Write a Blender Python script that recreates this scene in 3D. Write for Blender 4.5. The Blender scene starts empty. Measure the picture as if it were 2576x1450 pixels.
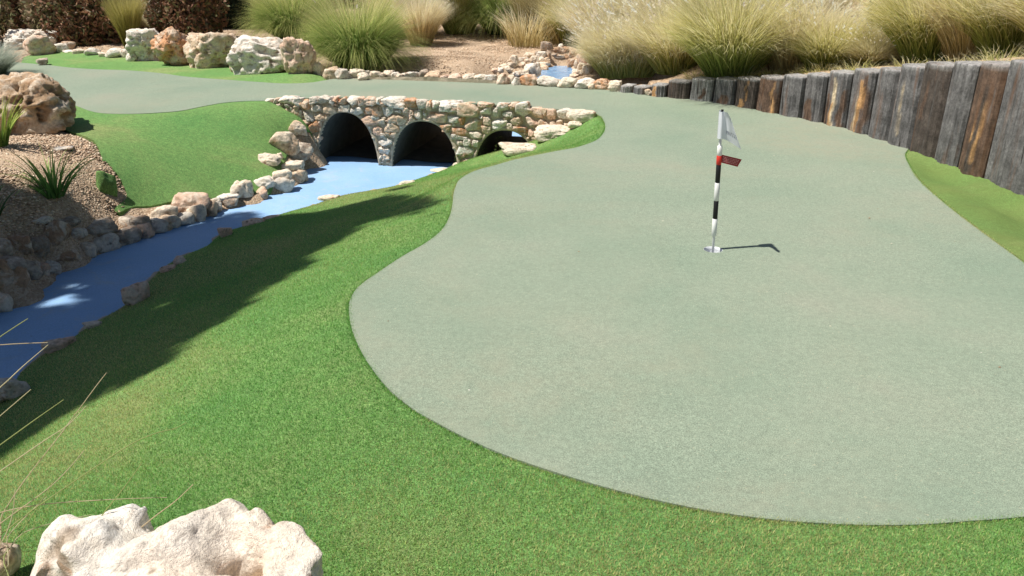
import bpy, bmesh, math, random
import numpy as np
from mathutils import Vector, Matrix, geometry
R = math.radians
scene = bpy.context.scene
COL = scene.collection
random.seed(7); rng = np.random.default_rng(7)

# ------------------------------------------------------------------ camera, sky, sun, exposure
CAMH = 1.55; PITCH = R(22.7); FP = 2003.0
cam_d = bpy.data.cameras.new("camera"); cam = bpy.data.objects.new("camera", cam_d); COL.objects.link(cam)
cam.location = (0, 0, CAMH); cam.rotation_euler = (R(90) - PITCH, 0, 0)
cam_d.sensor_width = 36; cam_d.lens = 36 * FP / 2576; cam_d.clip_end = 2000; cam_d.clip_start = 0.05
scene.camera = cam
SUN_EL = R(63); SUN_AZ = math.atan2(-0.98, -0.2)         # azimuth of the sun, from +Y towards +X
SD = Vector((math.sin(SUN_AZ) * math.cos(SUN_EL), math.cos(SUN_AZ) * math.cos(SUN_EL), math.sin(SUN_EL)))
w = bpy.data.worlds.new("World"); scene.world = w; w.use_nodes = True
nt = w.node_tree; sky = nt.nodes.new("ShaderNodeTexSky"); sky.sky_type = 'NISHITA'; sky.sun_disc = False
sky.sun_elevation = SUN_EL; sky.sun_rotation = SUN_AZ
bg = nt.nodes["Background"]; nt.links.new(sky.outputs[0], bg.inputs[0]); bg.inputs[1].default_value = 0.054
sl = bpy.data.lights.new("sun", 'SUN'); sl.energy = 5.0; sl.angle = R(0.8); sl.color = (1, 0.96, 0.89)
so = bpy.data.objects.new("sun", sl); COL.objects.link(so); so.rotation_euler = SD.to_track_quat('Z', 'Y').to_euler()
so.location = (-6, -2, 12)
scene.view_settings.view_transform = 'Standard'; scene.view_settings.look = 'None'
scene.view_settings.exposure = 0.36; scene.view_settings.gamma = 1
scene.cycles.max_bounces = 6; scene.cycles.transparent_max_bounces = 6

# ------------------------------------------------------------------ measuring: where a sight line meets a level / plane / ground
c_, s_ = math.cos(PITCH), math.sin(PITCH)
def ray(u, v):
    dx, dy = u - 1288.0, 725.0 - v
    return np.array([dx, FP * c_ + dy * s_, -FP * s_ + dy * c_])
def P(u, v, z=0.0):
    d = ray(u, v); t = (z - CAMH) / d[2]
    return np.array([d[0] * t, d[1] * t, z])
def Q(u, v, zc):
    d = ray(u, v) * (zc / FP); return np.array([d[0], d[1], CAMH + d[2]])
def depth(p): return p[1] * c_ + (CAMH - p[2]) * s_
def at_y(u, v, y):
    d = ray(u, v); t = y / d[1]; return np.array([d[0] * t, y, CAMH + d[2] * t])

# ------------------------------------------------------------------ numpy noise
def _h(ix, iy, iz):
    n = (ix * 374761393 + iy * 668265263 + iz * 2147483647 + 1013904223) & 0xffffffff
    n = ((n ^ (n >> 13)) * 1274126177) & 0xffffffff
    n = (n ^ (n >> 16)) & 0xffff
    return n / 32767.5 - 1.0
def vn(p):
    p = np.asarray(p, float); i = np.floor(p).astype(np.int64); f = p - i; f = f * f * (3 - 2 * f)
    x, y, z = i[:, 0], i[:, 1], i[:, 2]; a, b, c = f[:, 0], f[:, 1], f[:, 2]
    def L(q, r, t): return q + (r - q) * t
    return L(L(L(_h(x, y, z), _h(x + 1, y, z), a), L(_h(x, y + 1, z), _h(x + 1, y + 1, z), a), b),
             L(L(_h(x, y, z + 1), _h(x + 1, y, z + 1), a), L(_h(x, y + 1, z + 1), _h(x + 1, y + 1, z + 1), a), b), c)
def fbm(p, o=4, lac=2.1, g=0.5):
    r = 0; a = 1.0; p = np.asarray(p, float)
    for k in range(o): r = r + a * vn(p + k * 17.3); p = p * lac; a *= g
    return r
def ridge(p, o=3):
    r = 0; a = 1.0; p = np.asarray(p, float)
    for k in range(o): r = r + a * (1 - 2 * np.abs(vn(p + k * 31.7))); p = p * 2.1; a *= 0.5
    return r

# ------------------------------------------------------------------ materials
MATS = {}
def mat(name, build):
    if name in MATS: return MATS[name]
    m = bpy.data.materials.new(name); m.use_nodes = True; t = m.node_tree
    b = t.nodes["Principled BSDF"]; b.inputs["Roughness"].default_value = 0.85
    b.inputs["Specular IOR Level"].default_value = 0.25
    build(t, b); MATS[name] = m; return m
def N(t, kind, **kw):
    n = t.nodes.new("ShaderNode" + kind)
    for k, v in kw.items():
        if k in n.inputs.keys() if False else False: pass
        setattr(n, k, v)
    return n
def noise(t, scale, detail=4, rough=0.55, vec=None, dist=0.0):
    n = t.nodes.new("ShaderNodeTexNoise"); n.inputs["Scale"].default_value = scale
    n.inputs["Detail"].default_value = detail; n.inputs["Roughness"].default_value = rough
    n.inputs["Distortion"].default_value = dist
    if vec is not None: t.links.new(vec, n.inputs["Vector"])
    return n.outputs["Fac"]
def ramp(t, fac, stops):
    r = t.nodes.new("ShaderNodeValToRGB"); e = r.color_ramp.elements
    while len(e) < len(stops): e.new(0.5)
    for k, (p, c) in enumerate(stops):
        e[k].position = p; e[k].color = (c[0], c[1], c[2], 1) if not isinstance(c, (int, float)) else (c, c, c, 1)
    t.links.new(fac, r.inputs[0]); return r.outputs[0]
def mix(t, a, b, fac, mode='MIX'):
    m = t.nodes.new("ShaderNodeMix"); m.data_type = 'RGBA'; m.blend_type = mode
    for i, x in ((0, fac), (6, a), (7, b)):
        if hasattr(x, 'node'): t.links.new(x, m.inputs[i])
        elif isinstance(x, (int, float)): m.inputs[i].default_value = x if i == 0 else (x, x, x, 1)
        else: m.inputs[i].default_value = (x[0], x[1], x[2], 1)
    return m.outputs[2]
def bump(t, b, h, strength, dist, prev=None):
    n = t.nodes.new("ShaderNodeBump"); n.inputs["Strength"].default_value = strength
    n.inputs["Distance"].default_value = dist; t.links.new(h, n.inputs["Height"])
    if prev is not None: t.links.new(prev, n.inputs["Normal"])
    t.links.new(n.outputs[0], b.inputs["Normal"]); return n.outputs[0]
def coord(t, which="Object"):
    n = t.nodes.new("ShaderNodeTexCoord"); return n.outputs[which]
def attr(t, name):
    n = t.nodes.new("ShaderNodeAttribute"); n.attribute_name = name; return n.outputs["Color"]

def m_green(t, b):
    v = coord(t)
    c = ramp(t, noise(t, 0.9, 5, 0.6, v), [(0.3, (0.206, 0.268, 0.190)), (0.55, (0.248, 0.294, 0.213)), (0.75, (0.284, 0.300, 0.224))])
    g = ramp(t, noise(t, 260, 3, 0.7, v), [(0.3, 0.45), (0.5, 0.98), (0.72, 1.5)])
    g2 = ramp(t, noise(t, 60, 3, 0.6, v), [(0.3, 0.86), (0.7, 1.12)])
    c = mix(t, c, g, 1.0, 'MULTIPLY'); c = mix(t, c, g2, 1.0, 'MULTIPLY')
    pale = ramp(t, noise(t, 95, 2, 0.5, v), [(0.66, 0), (0.74, 0.6)])
    c = mix(t, c, (0.46, 0.44, 0.30), pale)
    wr = ramp(t, noise(t, 0.45, 4, 0.65, v, 0.8), [(0.48, 0), (0.66, 0.55)]); c = mix(t, c, (0.30, 0.285, 0.20), mix(t, (0, 0, 0), wr, ramp(t, noise(t, 11, 4, 0.6, v), [(0.35, 0.2), (0.65, 1)])))
    t.links.new(c, b.inputs["Base Color"]); b.inputs["Roughness"].default_value = 0.9
    bump(t, b, noise(t, 230, 3, 0.7, v), 0.6, 0.006)
    b.inputs["Sheen Weight"].default_value = 0.15
def m_turf(t, b):
    v = coord(t)
    c = ramp(t, noise(t, 1.1, 5, 0.62, v, 0.4), [(0.32, (0.118, 0.285, 0.076)), (0.52, (0.165, 0.315, 0.088)), (0.70, (0.255, 0.322, 0.115))])
    ye = ramp(t, noise(t, 120, 3, 0.7, v), [(0.52, 0), (0.72, 0.5)])
    c = mix(t, c, (0.36, 0.34, 0.13), ye)
    g = ramp(t, noise(t, 150, 4, 0.8, v), [(0.30, 0.25), (0.5, 0.95), (0.70, 1.8)])
    g2 = ramp(t, noise(t, 34, 4, 0.7, v), [(0.3, 0.72), (0.7, 1.25)])
    c = mix(t, c, g, 1.0, 'MULTIPLY'); c = mix(t, c, g2, 1.0, 'MULTIPLY')
    t.links.new(c, b.inputs["Base Color"]); b.inputs["Roughness"].default_value = 0.8
    bump(t, b, noise(t, 170, 4, 0.75, v), 0.9, 0.012)
def m_turf_olive(t, b):  # rough turf colour mixed towards a duller olive in patches
    m_turf(t, b); l = b.inputs["Base Color"].links[0].from_socket; v = coord(t)
    c = mix(t, l, (0.165, 0.215, 0.055), ramp(t, noise(t, 2.5, 4, 0.6, v), [(0.3, 0.45), (0.7, 0.75)])); t.links.new(c, b.inputs["Base Color"])
def m_gravel(t, b):
    v = coord(t)
    vo = t.nodes.new("ShaderNodeTexVoronoi"); vo.inputs["Scale"].default_value = 70; t.links.new(v, vo.inputs["Vector"])
    c = ramp(t, vo.outputs["Color"], [(0.1, (0.34, 0.23, 0.15)), (0.45, (0.46, 0.33, 0.22)), (0.8, (0.55, 0.42, 0.30))])
    g2 = ramp(t, noise(t, 2.2, 4, 0.6, v), [(0.3, 0.72), (0.7, 1.15)])
    c = mix(t, c, g2, 1.0, 'MULTIPLY')
    t.links.new(c, b.inputs["Base Color"])
    bump(t, b, vo.outputs["Distance"], 0.7, -0.012)
def m_bed(t, b):
    v = coord(t)
    c = ramp(t, noise(t, 1.6, 5, 0.6, v), [(0.3, (0.230, 0.395, 0.630)), (0.6, (0.275, 0.440, 0.670)), (0.8, (0.35, 0.49, 0.66))])
    g = ramp(t, noise(t, 90, 4, 0.7, v), [(0.3, 0.85), (0.7, 1.12)])
    c = mix(t, c, g, 1.0, 'MULTIPLY')
    spot = ramp(t, noise(t, 23, 2, 0.5, v), [(0.74, 0), (0.78, 0.5)])
    c = mix(t, c, (0.16, 0.16, 0.15), spot)
    st = ramp(t, noise(t, 3.2, 6, 0.72, v, 1.2), [(0.54, 0), (0.70, 0.45)]); c = mix(t, c, (0.40, 0.44, 0.44), st)
    t.links.new(c, b.inputs["Base Color"]); b.inputs["Roughness"].default_value = 0.7
    bump(t, b, noise(t, 60, 4, 0.7, v), 0.4, 0.006)
def m_rock(t, b):
    v = coord(t); tint = attr(t, "tint")
    oi = t.nodes.new("ShaderNodeObjectInfo")
    va = t.nodes.new("ShaderNodeVectorMath"); va.operation = 'ADD'; t.links.new(v, va.inputs[0])
    sc = t.nodes.new("ShaderNodeVectorMath"); sc.operation = 'SCALE'; sc.inputs[0].default_value = (37, 19, 53)
    t.links.new(oi.outputs["Random"], sc.inputs["Scale"]); t.links.new(sc.outputs[0], va.inputs[1]); v = va.outputs[0]
    c = mix(t, tint, (0.80, 0.70, 0.57), ramp(t, noise(t, 7, 5, 0.65, v, 0.6), [(0.45, 0), (0.62, 0.75)]))
    c = mix(t, c, (0.46, 0.22, 0.10), ramp(t, noise(t, 5.5, 5, 0.7, v, 1.2), [(0.56, 0), (0.68, 0.7)]))
    vo = t.nodes.new("ShaderNodeTexVoronoi"); vo.inputs["Scale"].default_value = 17; t.links.new(v, vo.inputs["Vector"])
    pit = ramp(t, vo.outputs["Distance"], [(0.10, 0.8), (0.24, 0)]); pm = ramp(t, noise(t, 4, 3, 0.6, v), [(0.50, 0), (0.60, 1)]); pit = mix(t, (0, 0, 0), pit, pm)
    c = mix(t, c, (0.17, 0.12, 0.08), pit)
    c = mix(t, c, (0.22, 0.20, 0.18), ramp(t, noise(t, 16, 5, 0.7, v, 0.8), [(0.60, 0), (0.72, 0.6)]))
    g = ramp(t, noise(t, 45, 5, 0.7, v), [(0.3, 0.75), (0.7, 1.18)])
    c = mix(t, c, g, 1.0, 'MULTIPLY')
    t.links.new(c, b.inputs["Base Color"]); b.inputs["Roughness"].default_value = 0.92
    n1 = bump(t, b, noise(t, 14, 7, 0.72, v, 0.3), 0.8, 0.04)
    bump(t, b, noise(t, 70, 4, 0.7, v), 0.6, 0.008, n1)
def m_mortar(t, b):
    v = coord(t)
    c = ramp(t, noise(t, 9, 5, 0.65, v), [(0.3, (0.42, 0.34, 0.24)), (0.7, (0.64, 0.54, 0.41))])
    t.links.new(c, b.inputs["Base Color"]); bump(t, b, noise(t, 40, 6, 0.75, v), 0.9, 0.02)
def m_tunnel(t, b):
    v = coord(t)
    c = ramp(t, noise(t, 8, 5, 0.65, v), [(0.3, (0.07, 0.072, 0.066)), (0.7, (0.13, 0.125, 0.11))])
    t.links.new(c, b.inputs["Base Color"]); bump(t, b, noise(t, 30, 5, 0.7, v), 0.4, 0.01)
def m_wood(t, b):
    v = coord(t); tint = attr(t, "tint")
    oi = t.nodes.new("ShaderNodeObjectInfo")
    mp = t.nodes.new("ShaderNodeMapping"); mp.inputs["Scale"].default_value = (1, 1, 0.13); t.links.new(v, mp.inputs["Vector"])
    va = t.nodes.new("ShaderNodeVectorMath"); va.operation = 'ADD'; t.links.new(mp.outputs[0], va.inputs[0])
    sc = t.nodes.new("ShaderNodeVectorMath"); sc.operation = 'SCALE'; sc.inputs[0].default_value = (11, 7, 5)
    t.links.new(oi.outputs["Random"], sc.inputs["Scale"]); t.links.new(sc.outputs[0], va.inputs[1]); v = va.outputs[0]
    g = ramp(t, noise(t, 34, 5, 0.6, v, 0.5), [(0.3, 0.6), (0.5, 1.0), (0.75, 1.35)])
    c = mix(t, tint, g, 1.0, 'MULTIPLY')
    iso = coord(t); c = mix(t, c, ramp(t, noise(t, 48, 5, 0.75, iso), [(0.3, 0.6), (0.5, 1.0), (0.7, 1.5)]), 1.0, 'MULTIPLY'); c = mix(t, c, ramp(t, noise(t, 7, 4, 0.6, iso), [(0.35, 0.65), (0.65, 1.3)]), 1.0, 'MULTIPLY')
    c = mix(t, c, (0.20, 0.085, 0.032), ramp(t, noise(t, 9, 4, 0.6, v, 0.4), [(0.56, 0), (0.74, 0.5)]))
    c = mix(t, c, (0.22, 0.215, 0.21), ramp(t, noise(t, 14, 5, 0.6, v, 0.4), [(0.6, 0), (0.75, 0.6)]))
    c = mix(t, c, (0.018, 0.014, 0.012), ramp(t, noise(t, 26, 3, 0.5, v), [(0.28, 0.9), (0.36, 0)]))
    t.links.new(c, b.inputs["Base Color"]); b.inputs["Roughness"].default_value = 0.8
    bump(t, b, noise(t, 55, 6, 0.7, v, 0.5), 0.8, 0.012)
def leafy(trans):
    def f(t, b):
        c = attr(t, "tint"); t.links.new(c, b.inputs["Base Color"]); b.inputs["Roughness"].default_value = 0.6
        tr = t.nodes.new("ShaderNodeBsdfTranslucent"); t.links.new(c, tr.inputs[0])
        ms = t.nodes.new("ShaderNodeMixShader"); ms.inputs[0].default_value = trans
        t.links.new(b.outputs[0], ms.inputs[1]); t.links.new(tr.outputs[0], ms.inputs[2])
        t.links.new(ms.outputs[0], t.nodes["Material Output"].inputs[0])
    return f
def plain(col, rough=0.6, nz=0.0, spec=0.3):
    def f(t, b):
        if nz:
            v = coord(t); g = ramp(t, noise(t, 35, 4, 0.6, v), [(0.3, 1 - nz), (0.7, 1 + nz)])
            c = mix(t, col, g, 1.0, 'MULTIPLY'); t.links.new(c, b.inputs["Base Color"])
        else: b.inputs["Base Color"].default_value = (*col, 1)
        b.inputs["Roughness"].default_value = rough; b.inputs["Specular IOR Level"].default_value = spec
    return f
def m_pond(t, b):
    v = coord(t)
    c = ramp(t, noise(t, 5, 4, 0.6, v, 0.8), [(0.3, (0.10, 0.24, 0.46)), (0.55, (0.22, 0.42, 0.68)), (0.7, (0.42, 0.58, 0.74))])
    t.links.new(c, b.inputs["Base Color"]); b.inputs["Roughness"].default_value = 0.12
    b.inputs["Specular IOR Level"].default_value = 0.5
    bump(t, b, noise(t, 14, 3, 0.5, v, 0.5), 0.5, 0.03)
M_GREEN = mat("putting_felt", m_green); M_TURF = mat("rough_turf", m_turf); M_GRAVEL = mat("gravel", m_gravel); M_TURFO = mat("olive_turf", m_turf_olive)
M_BED = mat("painted_bed", m_bed); M_ROCK = mat("limestone", m_rock); M_MORTAR = mat("mortar", m_mortar)
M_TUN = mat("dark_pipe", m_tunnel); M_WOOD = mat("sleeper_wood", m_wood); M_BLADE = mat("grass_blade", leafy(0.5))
M_LEAF = mat("leaf", leafy(0.25)); M_POND = mat("pond_water", m_pond)

# ------------------------------------------------------------------ mesh helpers
def link(name, me, m=None, parent=None, loc=None):
    o = bpy.data.objects.new(name, me); COL.objects.link(o)
    if m is not None and not me.materials: me.materials.append(m)
    if parent is not None: o.parent = parent
    if loc is not None: o.location = loc
    return o
def mesh(name, V, F, smooth=True, tint=None):
    me = bpy.data.meshes.new(name); V = np.asarray(V, float)
    me.from_pydata(V.tolist(), [], [list(map(int, f)) for f in F]) if not isinstance(F, np.ndarray) else fast(me, V, F)
    me.update()
    if smooth: me.polygons.foreach_set("use_smooth", np.ones(len(me.polygons), bool))
    if tint is not None:
        a = me.color_attributes.new("tint", 'FLOAT_COLOR', 'POINT')
        T = np.ones((len(V), 4)); T[:, :3] = tint; a.data.foreach_set("color", T.ravel())
    return me
def fast(me, V, F):
    n, k = F.shape
    me.vertices.add(len(V)); me.vertices.foreach_set("co", V.ravel())
    me.loops.add(n * k); me.loops.foreach_set("vertex_index", F.ravel().astype(np.int32))
    me.polygons.add(n); me.polygons.foreach_set("loop_start", np.arange(0, n * k, k, dtype=np.int32))
    me.validate()
def tag(o, label=None, cat=None, group=None, kind=None):
    if label: o["label"] = label
    if cat: o["category"] = cat
    if group: o["group"] = group
    if kind: o["kind"] = kind
    return o
def empty(name, loc, label, cat, group=None, rz=0):
    o = bpy.data.objects.new(name, None); COL.objects.link(o); o.location = loc; o.rotation_euler = (0, 0, rz)
    o.empty_display_size = 0.1
    return tag(o, label, cat, group)
def smoothline(pts, n=6, closed=False):
    p = [np.array(q, float) for q in pts]; m = len(p); out = []
    rngi = range(m if closed else m - 1)
    for i in rngi:
        a = p[(i - 1) % m] if closed or i > 0 else p[0]; b = p[i]; c = p[(i + 1) % m]
        d = p[(i + 2) % m] if closed or i + 2 < m else p[-1]
        for k in range(n):
            t = k / n
            out.append(0.5 * ((2 * b) + (-a + c) * t + (2 * a - 5 * b + 4 * c - d) * t * t + (-a + 3 * b - 3 * c + d) * t ** 3))
    if not closed: out.append(p[-1])
    return out
def dens(pts, step):
    out = []
    for a, b in zip(pts[:-1], pts[1:]):
        a = np.array(a, float); b = np.array(b, float); n = max(1, int(np.linalg.norm(b - a) / step))
        for k in range(n): out.append(a + (b - a) * k / n)
    out.append(np.array(pts[-1], float)); return out
def inside(poly, X, Y):
    r = np.zeros(X.shape, bool); n = len(poly); j = n - 1
    for i in range(n):
        xi, yi = poly[i][0], poly[i][1]; xj, yj = poly[j][0], poly[j][1]
        c = ((yi > Y) != (yj > Y)) & (X < (xj - xi) * (Y - yi) / ((yj - yi) + 1e-12) + xi)
        r ^= c; j = i
    return r

# ------------------------------------------------------------------ measured outlines
A_ = P(668, 254, 0.0); B_ = P(1507, 289, 0.0)                       # the two ends of the bridge face
S_ = (B_ - A_)[:2]; SL = np.linalg.norm(S_); S_ = S_ / SL; NB = np.array([-S_[1], S_[0]])  # along the face, and back from it
def FACE(u, v, back=0.0):
    d = ray(u, v); o = A_[:2] + NB * back
    t = (o @ NB) / (d[:2] @ NB); p = d * t; p[2] += CAMH
    return np.array([(p[:2] - A_[:2]) @ S_, p[2]])                  # (s, z)
def W(s, back, z): q = A_[:2] + S_ * s + NB * back; return np.array([q[0], q[1], z])
TOPL = [FACE(u, v) for u, v in [(668, 254), (740, 250), (850, 247), (950, 249), (1050, 254), (1170, 262), (1250, 267), (1340, 273), (1440, 281), (1507, 289)]]
TS = np.array([q[0] for q in TOPL]); TZ = np.array([q[1] for q in TOPL])
def Hg(x, y):
    x = np.asarray(x, float); y = np.asarray(y, float)
    s = (x - A_[0]) * S_[0] + (y - A_[1]) * S_[1]; n = (x - A_[0]) * NB[0] + (y - A_[1]) * NB[1]
    top = np.interp(s, TS, TZ, left=0, right=0)
    return top * np.exp(-(np.maximum(n - 0.1, 0) / 0.8) ** 2) * np.clip(1 + n / 0.5, 0, 1)
ZW = -0.68
R_EDGE = [(1178, 411), (1140, 427), (1090, 441), (1040, 457), (1000, 470), (930, 484), (860, 496), (800, 517), (740, 535), (690, 549), (620, 573), (554, 594),
          (520, 624), (457, 651), (394, 690), (319, 769), (284, 792), (219, 828), (188, 852), (120, 889), (60, 937), (0, 1010), (-150, 1130), (-400, 1330)]
L_EDGE = [(801, 376), (792, 400), (772, 425), (765, 455), (735, 474), (700, 487), (660, 500), (600, 517), (560, 528), (500, 553), (440, 573), (400, 584), (331, 610),
          (296, 619), (229, 645), (140, 687), (68, 728), (0, 780), (-120, 850), (-400, 1030)]
Rw = [P(u, v, ZW) for u, v in R_EDGE]; Lw = [P(u, v, ZW) for u, v in L_EDGE]
_f = FACE(1178, 411); Rw[0] = W(_f[0] - .02, -0.03, _f[1]); Rw[1][2] = -0.66
G_NEAR = [(1240, 420), (1190, 435), (1157, 455), (1147, 472), (1141, 492), (1138, 520), (1130, 550), (1110, 583), (1070, 615), (1010, 650), (950, 690), (903, 724), (884, 752), (878, 780),
          (885, 830), (905, 880), (935, 930), (980, 985), (1040, 1035), (1100, 1070), (1180, 1112), (1280, 1155), (1400, 1196), (1550, 1240), (1700, 1275), (1850, 1301),
          (2000, 1317), (2150, 1325), (2300, 1325), (2450, 1315), (2576, 1305), (2800, 1275), (3050, 1190), (3150, 1050), (2950, 860), (2700, 745)]
G_WEDGE = [(2576, 665), (2500, 609), (2430, 557), (2370, 508), (2312, 455), (2283, 412), (2276, 392), (2284, 379)]
POSTB = [(1557.7, 233), (1588.5, 235.5), (1624, 240.5), (1635, 243), (1675, 246), (1732, 251), (1789, 257.5), (1845, 266), (1900.5, 276.6), (1955, 288), (2013, 299), (2068, 311),
         (2124, 324.5), (2181, 342), (2231, 358.5), (2286, 378.5), (2346, 403.5), (2405, 426), (2468, 453.5), (2576, 500), (2660, 532), (2760, 570), (2880, 602), (3020, 640)]
G_BACK = [(1558, 232.5), (1495, 227.5), (1441, 223), (1387, 221), (1307, 216), (1260, 215), (1226, 211), (1137, 209), (1032, 203), (925, 200), (852, 202), (828, 200)]
G_STRIP = [(817, 204), (777, 210), (710, 212), (629, 207), (570, 203), (511, 199), (457, 194), (403, 186), (323, 179), (242, 176), (175, 171), (121, 165), (60, 160), (-60, 150), (-250, 150)]
G_LEFT = [(-250, 240), (-60, 240), (60, 250), (156, 258), (188, 266), (229, 281), (269, 287), (336, 288), (403, 285), (457, 280), (511, 269), (565, 260), (618, 256), (665, 255)]
G_TURFR = [(1512, 296), (1521, 312), (1522, 328), (1514, 343), (1496, 357), (1450, 373), (1400, 382), (1345, 393), (1290, 405)]
def PP(l, z=0.0): return [P(u, v, z) for u, v in l]
green_pts = []
green_pts += smoothline(PP(G_NEAR), 5)
green_pts += smoothline(PP(G_WEDGE), 4)
green_pts += PP([(u, v) for u, v in POSTB[:16]][::-1])
green_pts += dens(PP([(u, v - 4) for u, v in G_BACK[1:-1]]), 0.2)
green_pts += smoothline(PP(G_STRIP), 4)
green_pts += smoothline(PP(G_LEFT), 4)
green_pts += [W(s, 0.02, 0) for s in np.linspace(0.05, SL - 0.05, 24)]
green_pts += smoothline(PP(G_TURFR), 4)
def clean(pts, eps=0.012):
    out = []
    for p in pts:
        if not out or np.linalg.norm(p[:2] - out[-1][:2]) > eps: out.append(p)
    if np.linalg.norm(out[0][:2] - out[-1][:2]) < eps: out.pop()
    return out
green_poly = clean(green_pts)

# ------------------------------------------------------------------ ground heights (one smooth surface through surveyed points)
CP = []
def add(pts, step=None):
    for p in (dens(pts, step) if step else pts): CP.append(p)
add(smoothline(Rw, 3)); add([p + np.array([0, 0, -0.02]) for p in Lw], 0.25)
for k in range(0, len(Lw)):                                          # trough of the stream
    a = Lw[k]; j = int(np.argmin([np.linalg.norm(a - b) for b in Rw])); b = Rw[j]
    for t in (0.2, 0.5, 0.8): q = a * (1 - t) + b * t; q[2] = ZW - 0.10; CP.append(q)
gx, gy = np.meshgrid(np.arange(-9, 6, 0.55), np.arange(1.2, 15, 0.55)); gx = gx.ravel(); gy = gy.ravel()
ins = inside(green_poly, gx, gy)
sg = (gx - A_[0]) * S_[0] + (gy - A_[1]) * S_[1]; ng = (gx - A_[0]) * NB[0] + (gy - A_[1]) * NB[1]
ins &= ~((sg > 0.1) & (sg < SL + 0.3) & (ng > -0.5) & (ng < 2.6))
for x, y in zip(gx[ins], gy[ins]): CP.append(np.array([x, y, 0.0]))
add(PP(G_NEAR), 0.3); add(PP(G_WEDGE), 0.3); add(PP(POSTB[:16]), 0.25); add(PP(G_STRIP), 0.5); add(PP(G_LEFT), 0.3); add(PP(G_TURFR), 0.25)
add(PP(POSTB[15:]), 0.25)
LAWN_WALL = [(673, 257), (699, 266), (719, 279), (733, 287), (751, 298), (762, 306), (776, 318), (786, 340), (794, 362)]
lw = []
for u, v in LAWN_WALL: s, z = FACE(u, v); lw.append(W(s, 0.0, z))
add(lw, 0.08)
TURF_WALL = [(1178, 411), (1195, 406), (1262, 392), (1347, 368), (1400, 346), (1460, 317), (1507, 291)]
tw = []
for u, v in TURF_WALL: s, z = FACE(u, v); tw.append(W(s, 0.0, z))
add(tw, 0.08)
for (a_, b_) in (((1290, 405), (1262, 392)), ((1345, 393), (1310, 379)), ((1400, 382), (1347, 368)), ((1450, 373), (1400, 346)), ((1496, 357), (1440, 327)), ((1521, 328), (1480, 306)), ((1240, 420), (1200, 404))):
    g_ = P(*a_); s0_, z0_ = FACE(*b_); w_0 = W(s0_, 0, z0_)
    for f_, k_ in ((.3, .40), (.55, .66), (.8, .88)): q_ = g_ * (1 - f_) + w_0 * f_; q_[2] = w_0[2] * k_; CP.append(q_)
LAWN_RIV = [(312, 552, -.56), (352, 543, -.57), (384, 537, -.57), (454, 519, -.56), (519, 503, -.56), (592, 486, -.55), (645, 470, -.53), (700, 446, -.52), (722, 425, -.52), (735, 395, -.48), (750, 360, -.40), (765, 330, -.28)]
lr = [P(*q) for q in LAWN_RIV]; add(lr, 0.2)
add([P(0, 345, 0), P(100, 345, 0), P(172, 333, -.01), P(237, 357, -.05), P(258, 403, -.14), P(298, 443, -.26), P(315, 476, -.36), P(318, 513, -.46), P(292, 540, -.52),
     P(150, 400, -.08), P(60, 430, -.06), P(140, 480, -.18), P(40, 500, -.14), P(200, 520, -.34), P(100, 560, -.30), P(0, 580, -.22), P(230, 580, -.50), P(170, 620, -.52), P(80, 650, -.46), P(0, 680, -.42),
     P(-200, 500, -.05), P(-300, 700, -.2), P(-500, 900, -.2), P(-200, 350, 0.05)])
add([P(0, 1180, -.30), P(200, 1130, -.30), P(300, 950, -.36), P(450, 850, -.30), P(600, 740, -.28), P(760, 640, -.25), P(900, 560, -.24), P(1000, 540, -.25), P(420, 1150, -.15), P(600, 1000, -.12), P(750, 800, -.07),
     P(1050, 500, -.33), P(1100, 470, -.38), P(0, 1400, -.08), P(300, 1300, -.04), P(700, 1300, 0), P(1000, 1300, 0), P(1288, 1450, 0), P(2000, 1450, 0), P(2576, 1450, 0),
     P(1288, 2500, 0), P(-300, 1500, -.05), P(-700, 1500, -.1), P(-600, 2500, 0), P(3200, 1450, 0), P(3200, 2500, 0), P(2500, 2500, 0)])
add([P(2400, 480, .01), P(2500, 530, .02), P(2640, 620, .02)])
# trough under and behind the bridge
for s in np.arange(0.55, SL - 0.1, 0.3):
    for n in (0.15, 0.6, 1.1, 1.6, 2.0, 2.35):
        if s < 3.3 or n > 0.5: CP.append(W(s, n, ZW - 0.12 if s < 3.3 else -0.6))
for s in np.arange(-0.4, SL + 0.6, 0.25): CP.append(W(s, 2.85 if s < 1.9 or s > 4.2 else 3.2, -0.03 if s < 2.6 or s > 4.2 else -0.26))
for s in np.arange(2.0, 4.15, 0.25):
    for n in (2.0, 2.35, 2.7, 2.98): CP.append(W(s, n, -0.97))
ZP = -0.20
POND = [(1340, 206), (1347, 197), (1361, 187), (1377, 171), (1401, 165), (1429, 165), (1444, 176), (1441, 193), (1415, 206)]
pond_w = [P(u, v, ZP) for u, v in POND]
pc = sum(pond_w) / len(pond_w)
for p in pond_w: CP.append(p.copy()); q = p * 0.5 + pc * 0.5; q[2] = ZP - 0.12; CP.append(q); q2 = pc + (p - pc) * 1.5; q2[2] = -0.02; CP.append(q2) if q2[1] > 12.5 else None
add([P(1200, 190, 0), P(1100, 180, 0), P(1050, 120, 0), P(1200, 150, 0), P(1300, 130, 0), P(1320, 170, 0), P(1200, 100, 0.02), P(1400, 118, .1), P(1430, 118, .1), P(950, 188, 0), P(850, 185, 0), P(760, 110, 0.05), P(640, 90, 0.1)])
add([P(60, 110, 0.05), P(200, 120, 0.05), P(330, 130, 0.05), P(450, 100, 0.1), P(600, 100, 0.1), P(100, 140, 0), P(300, 148, 0), P(450, 165, 0), P(600, 180, 0), P(720, 185, 0)])
POSTT = [216, 218.5, 0, 214, 204.5, 199, 198.5, 197, 193.5, 191.5, 188.2, 181.5, 177.5, 173.5, 165.4, 161.3, 158.7, 158.7, 160, 151, 146, 140, 134]
posts = []
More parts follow.
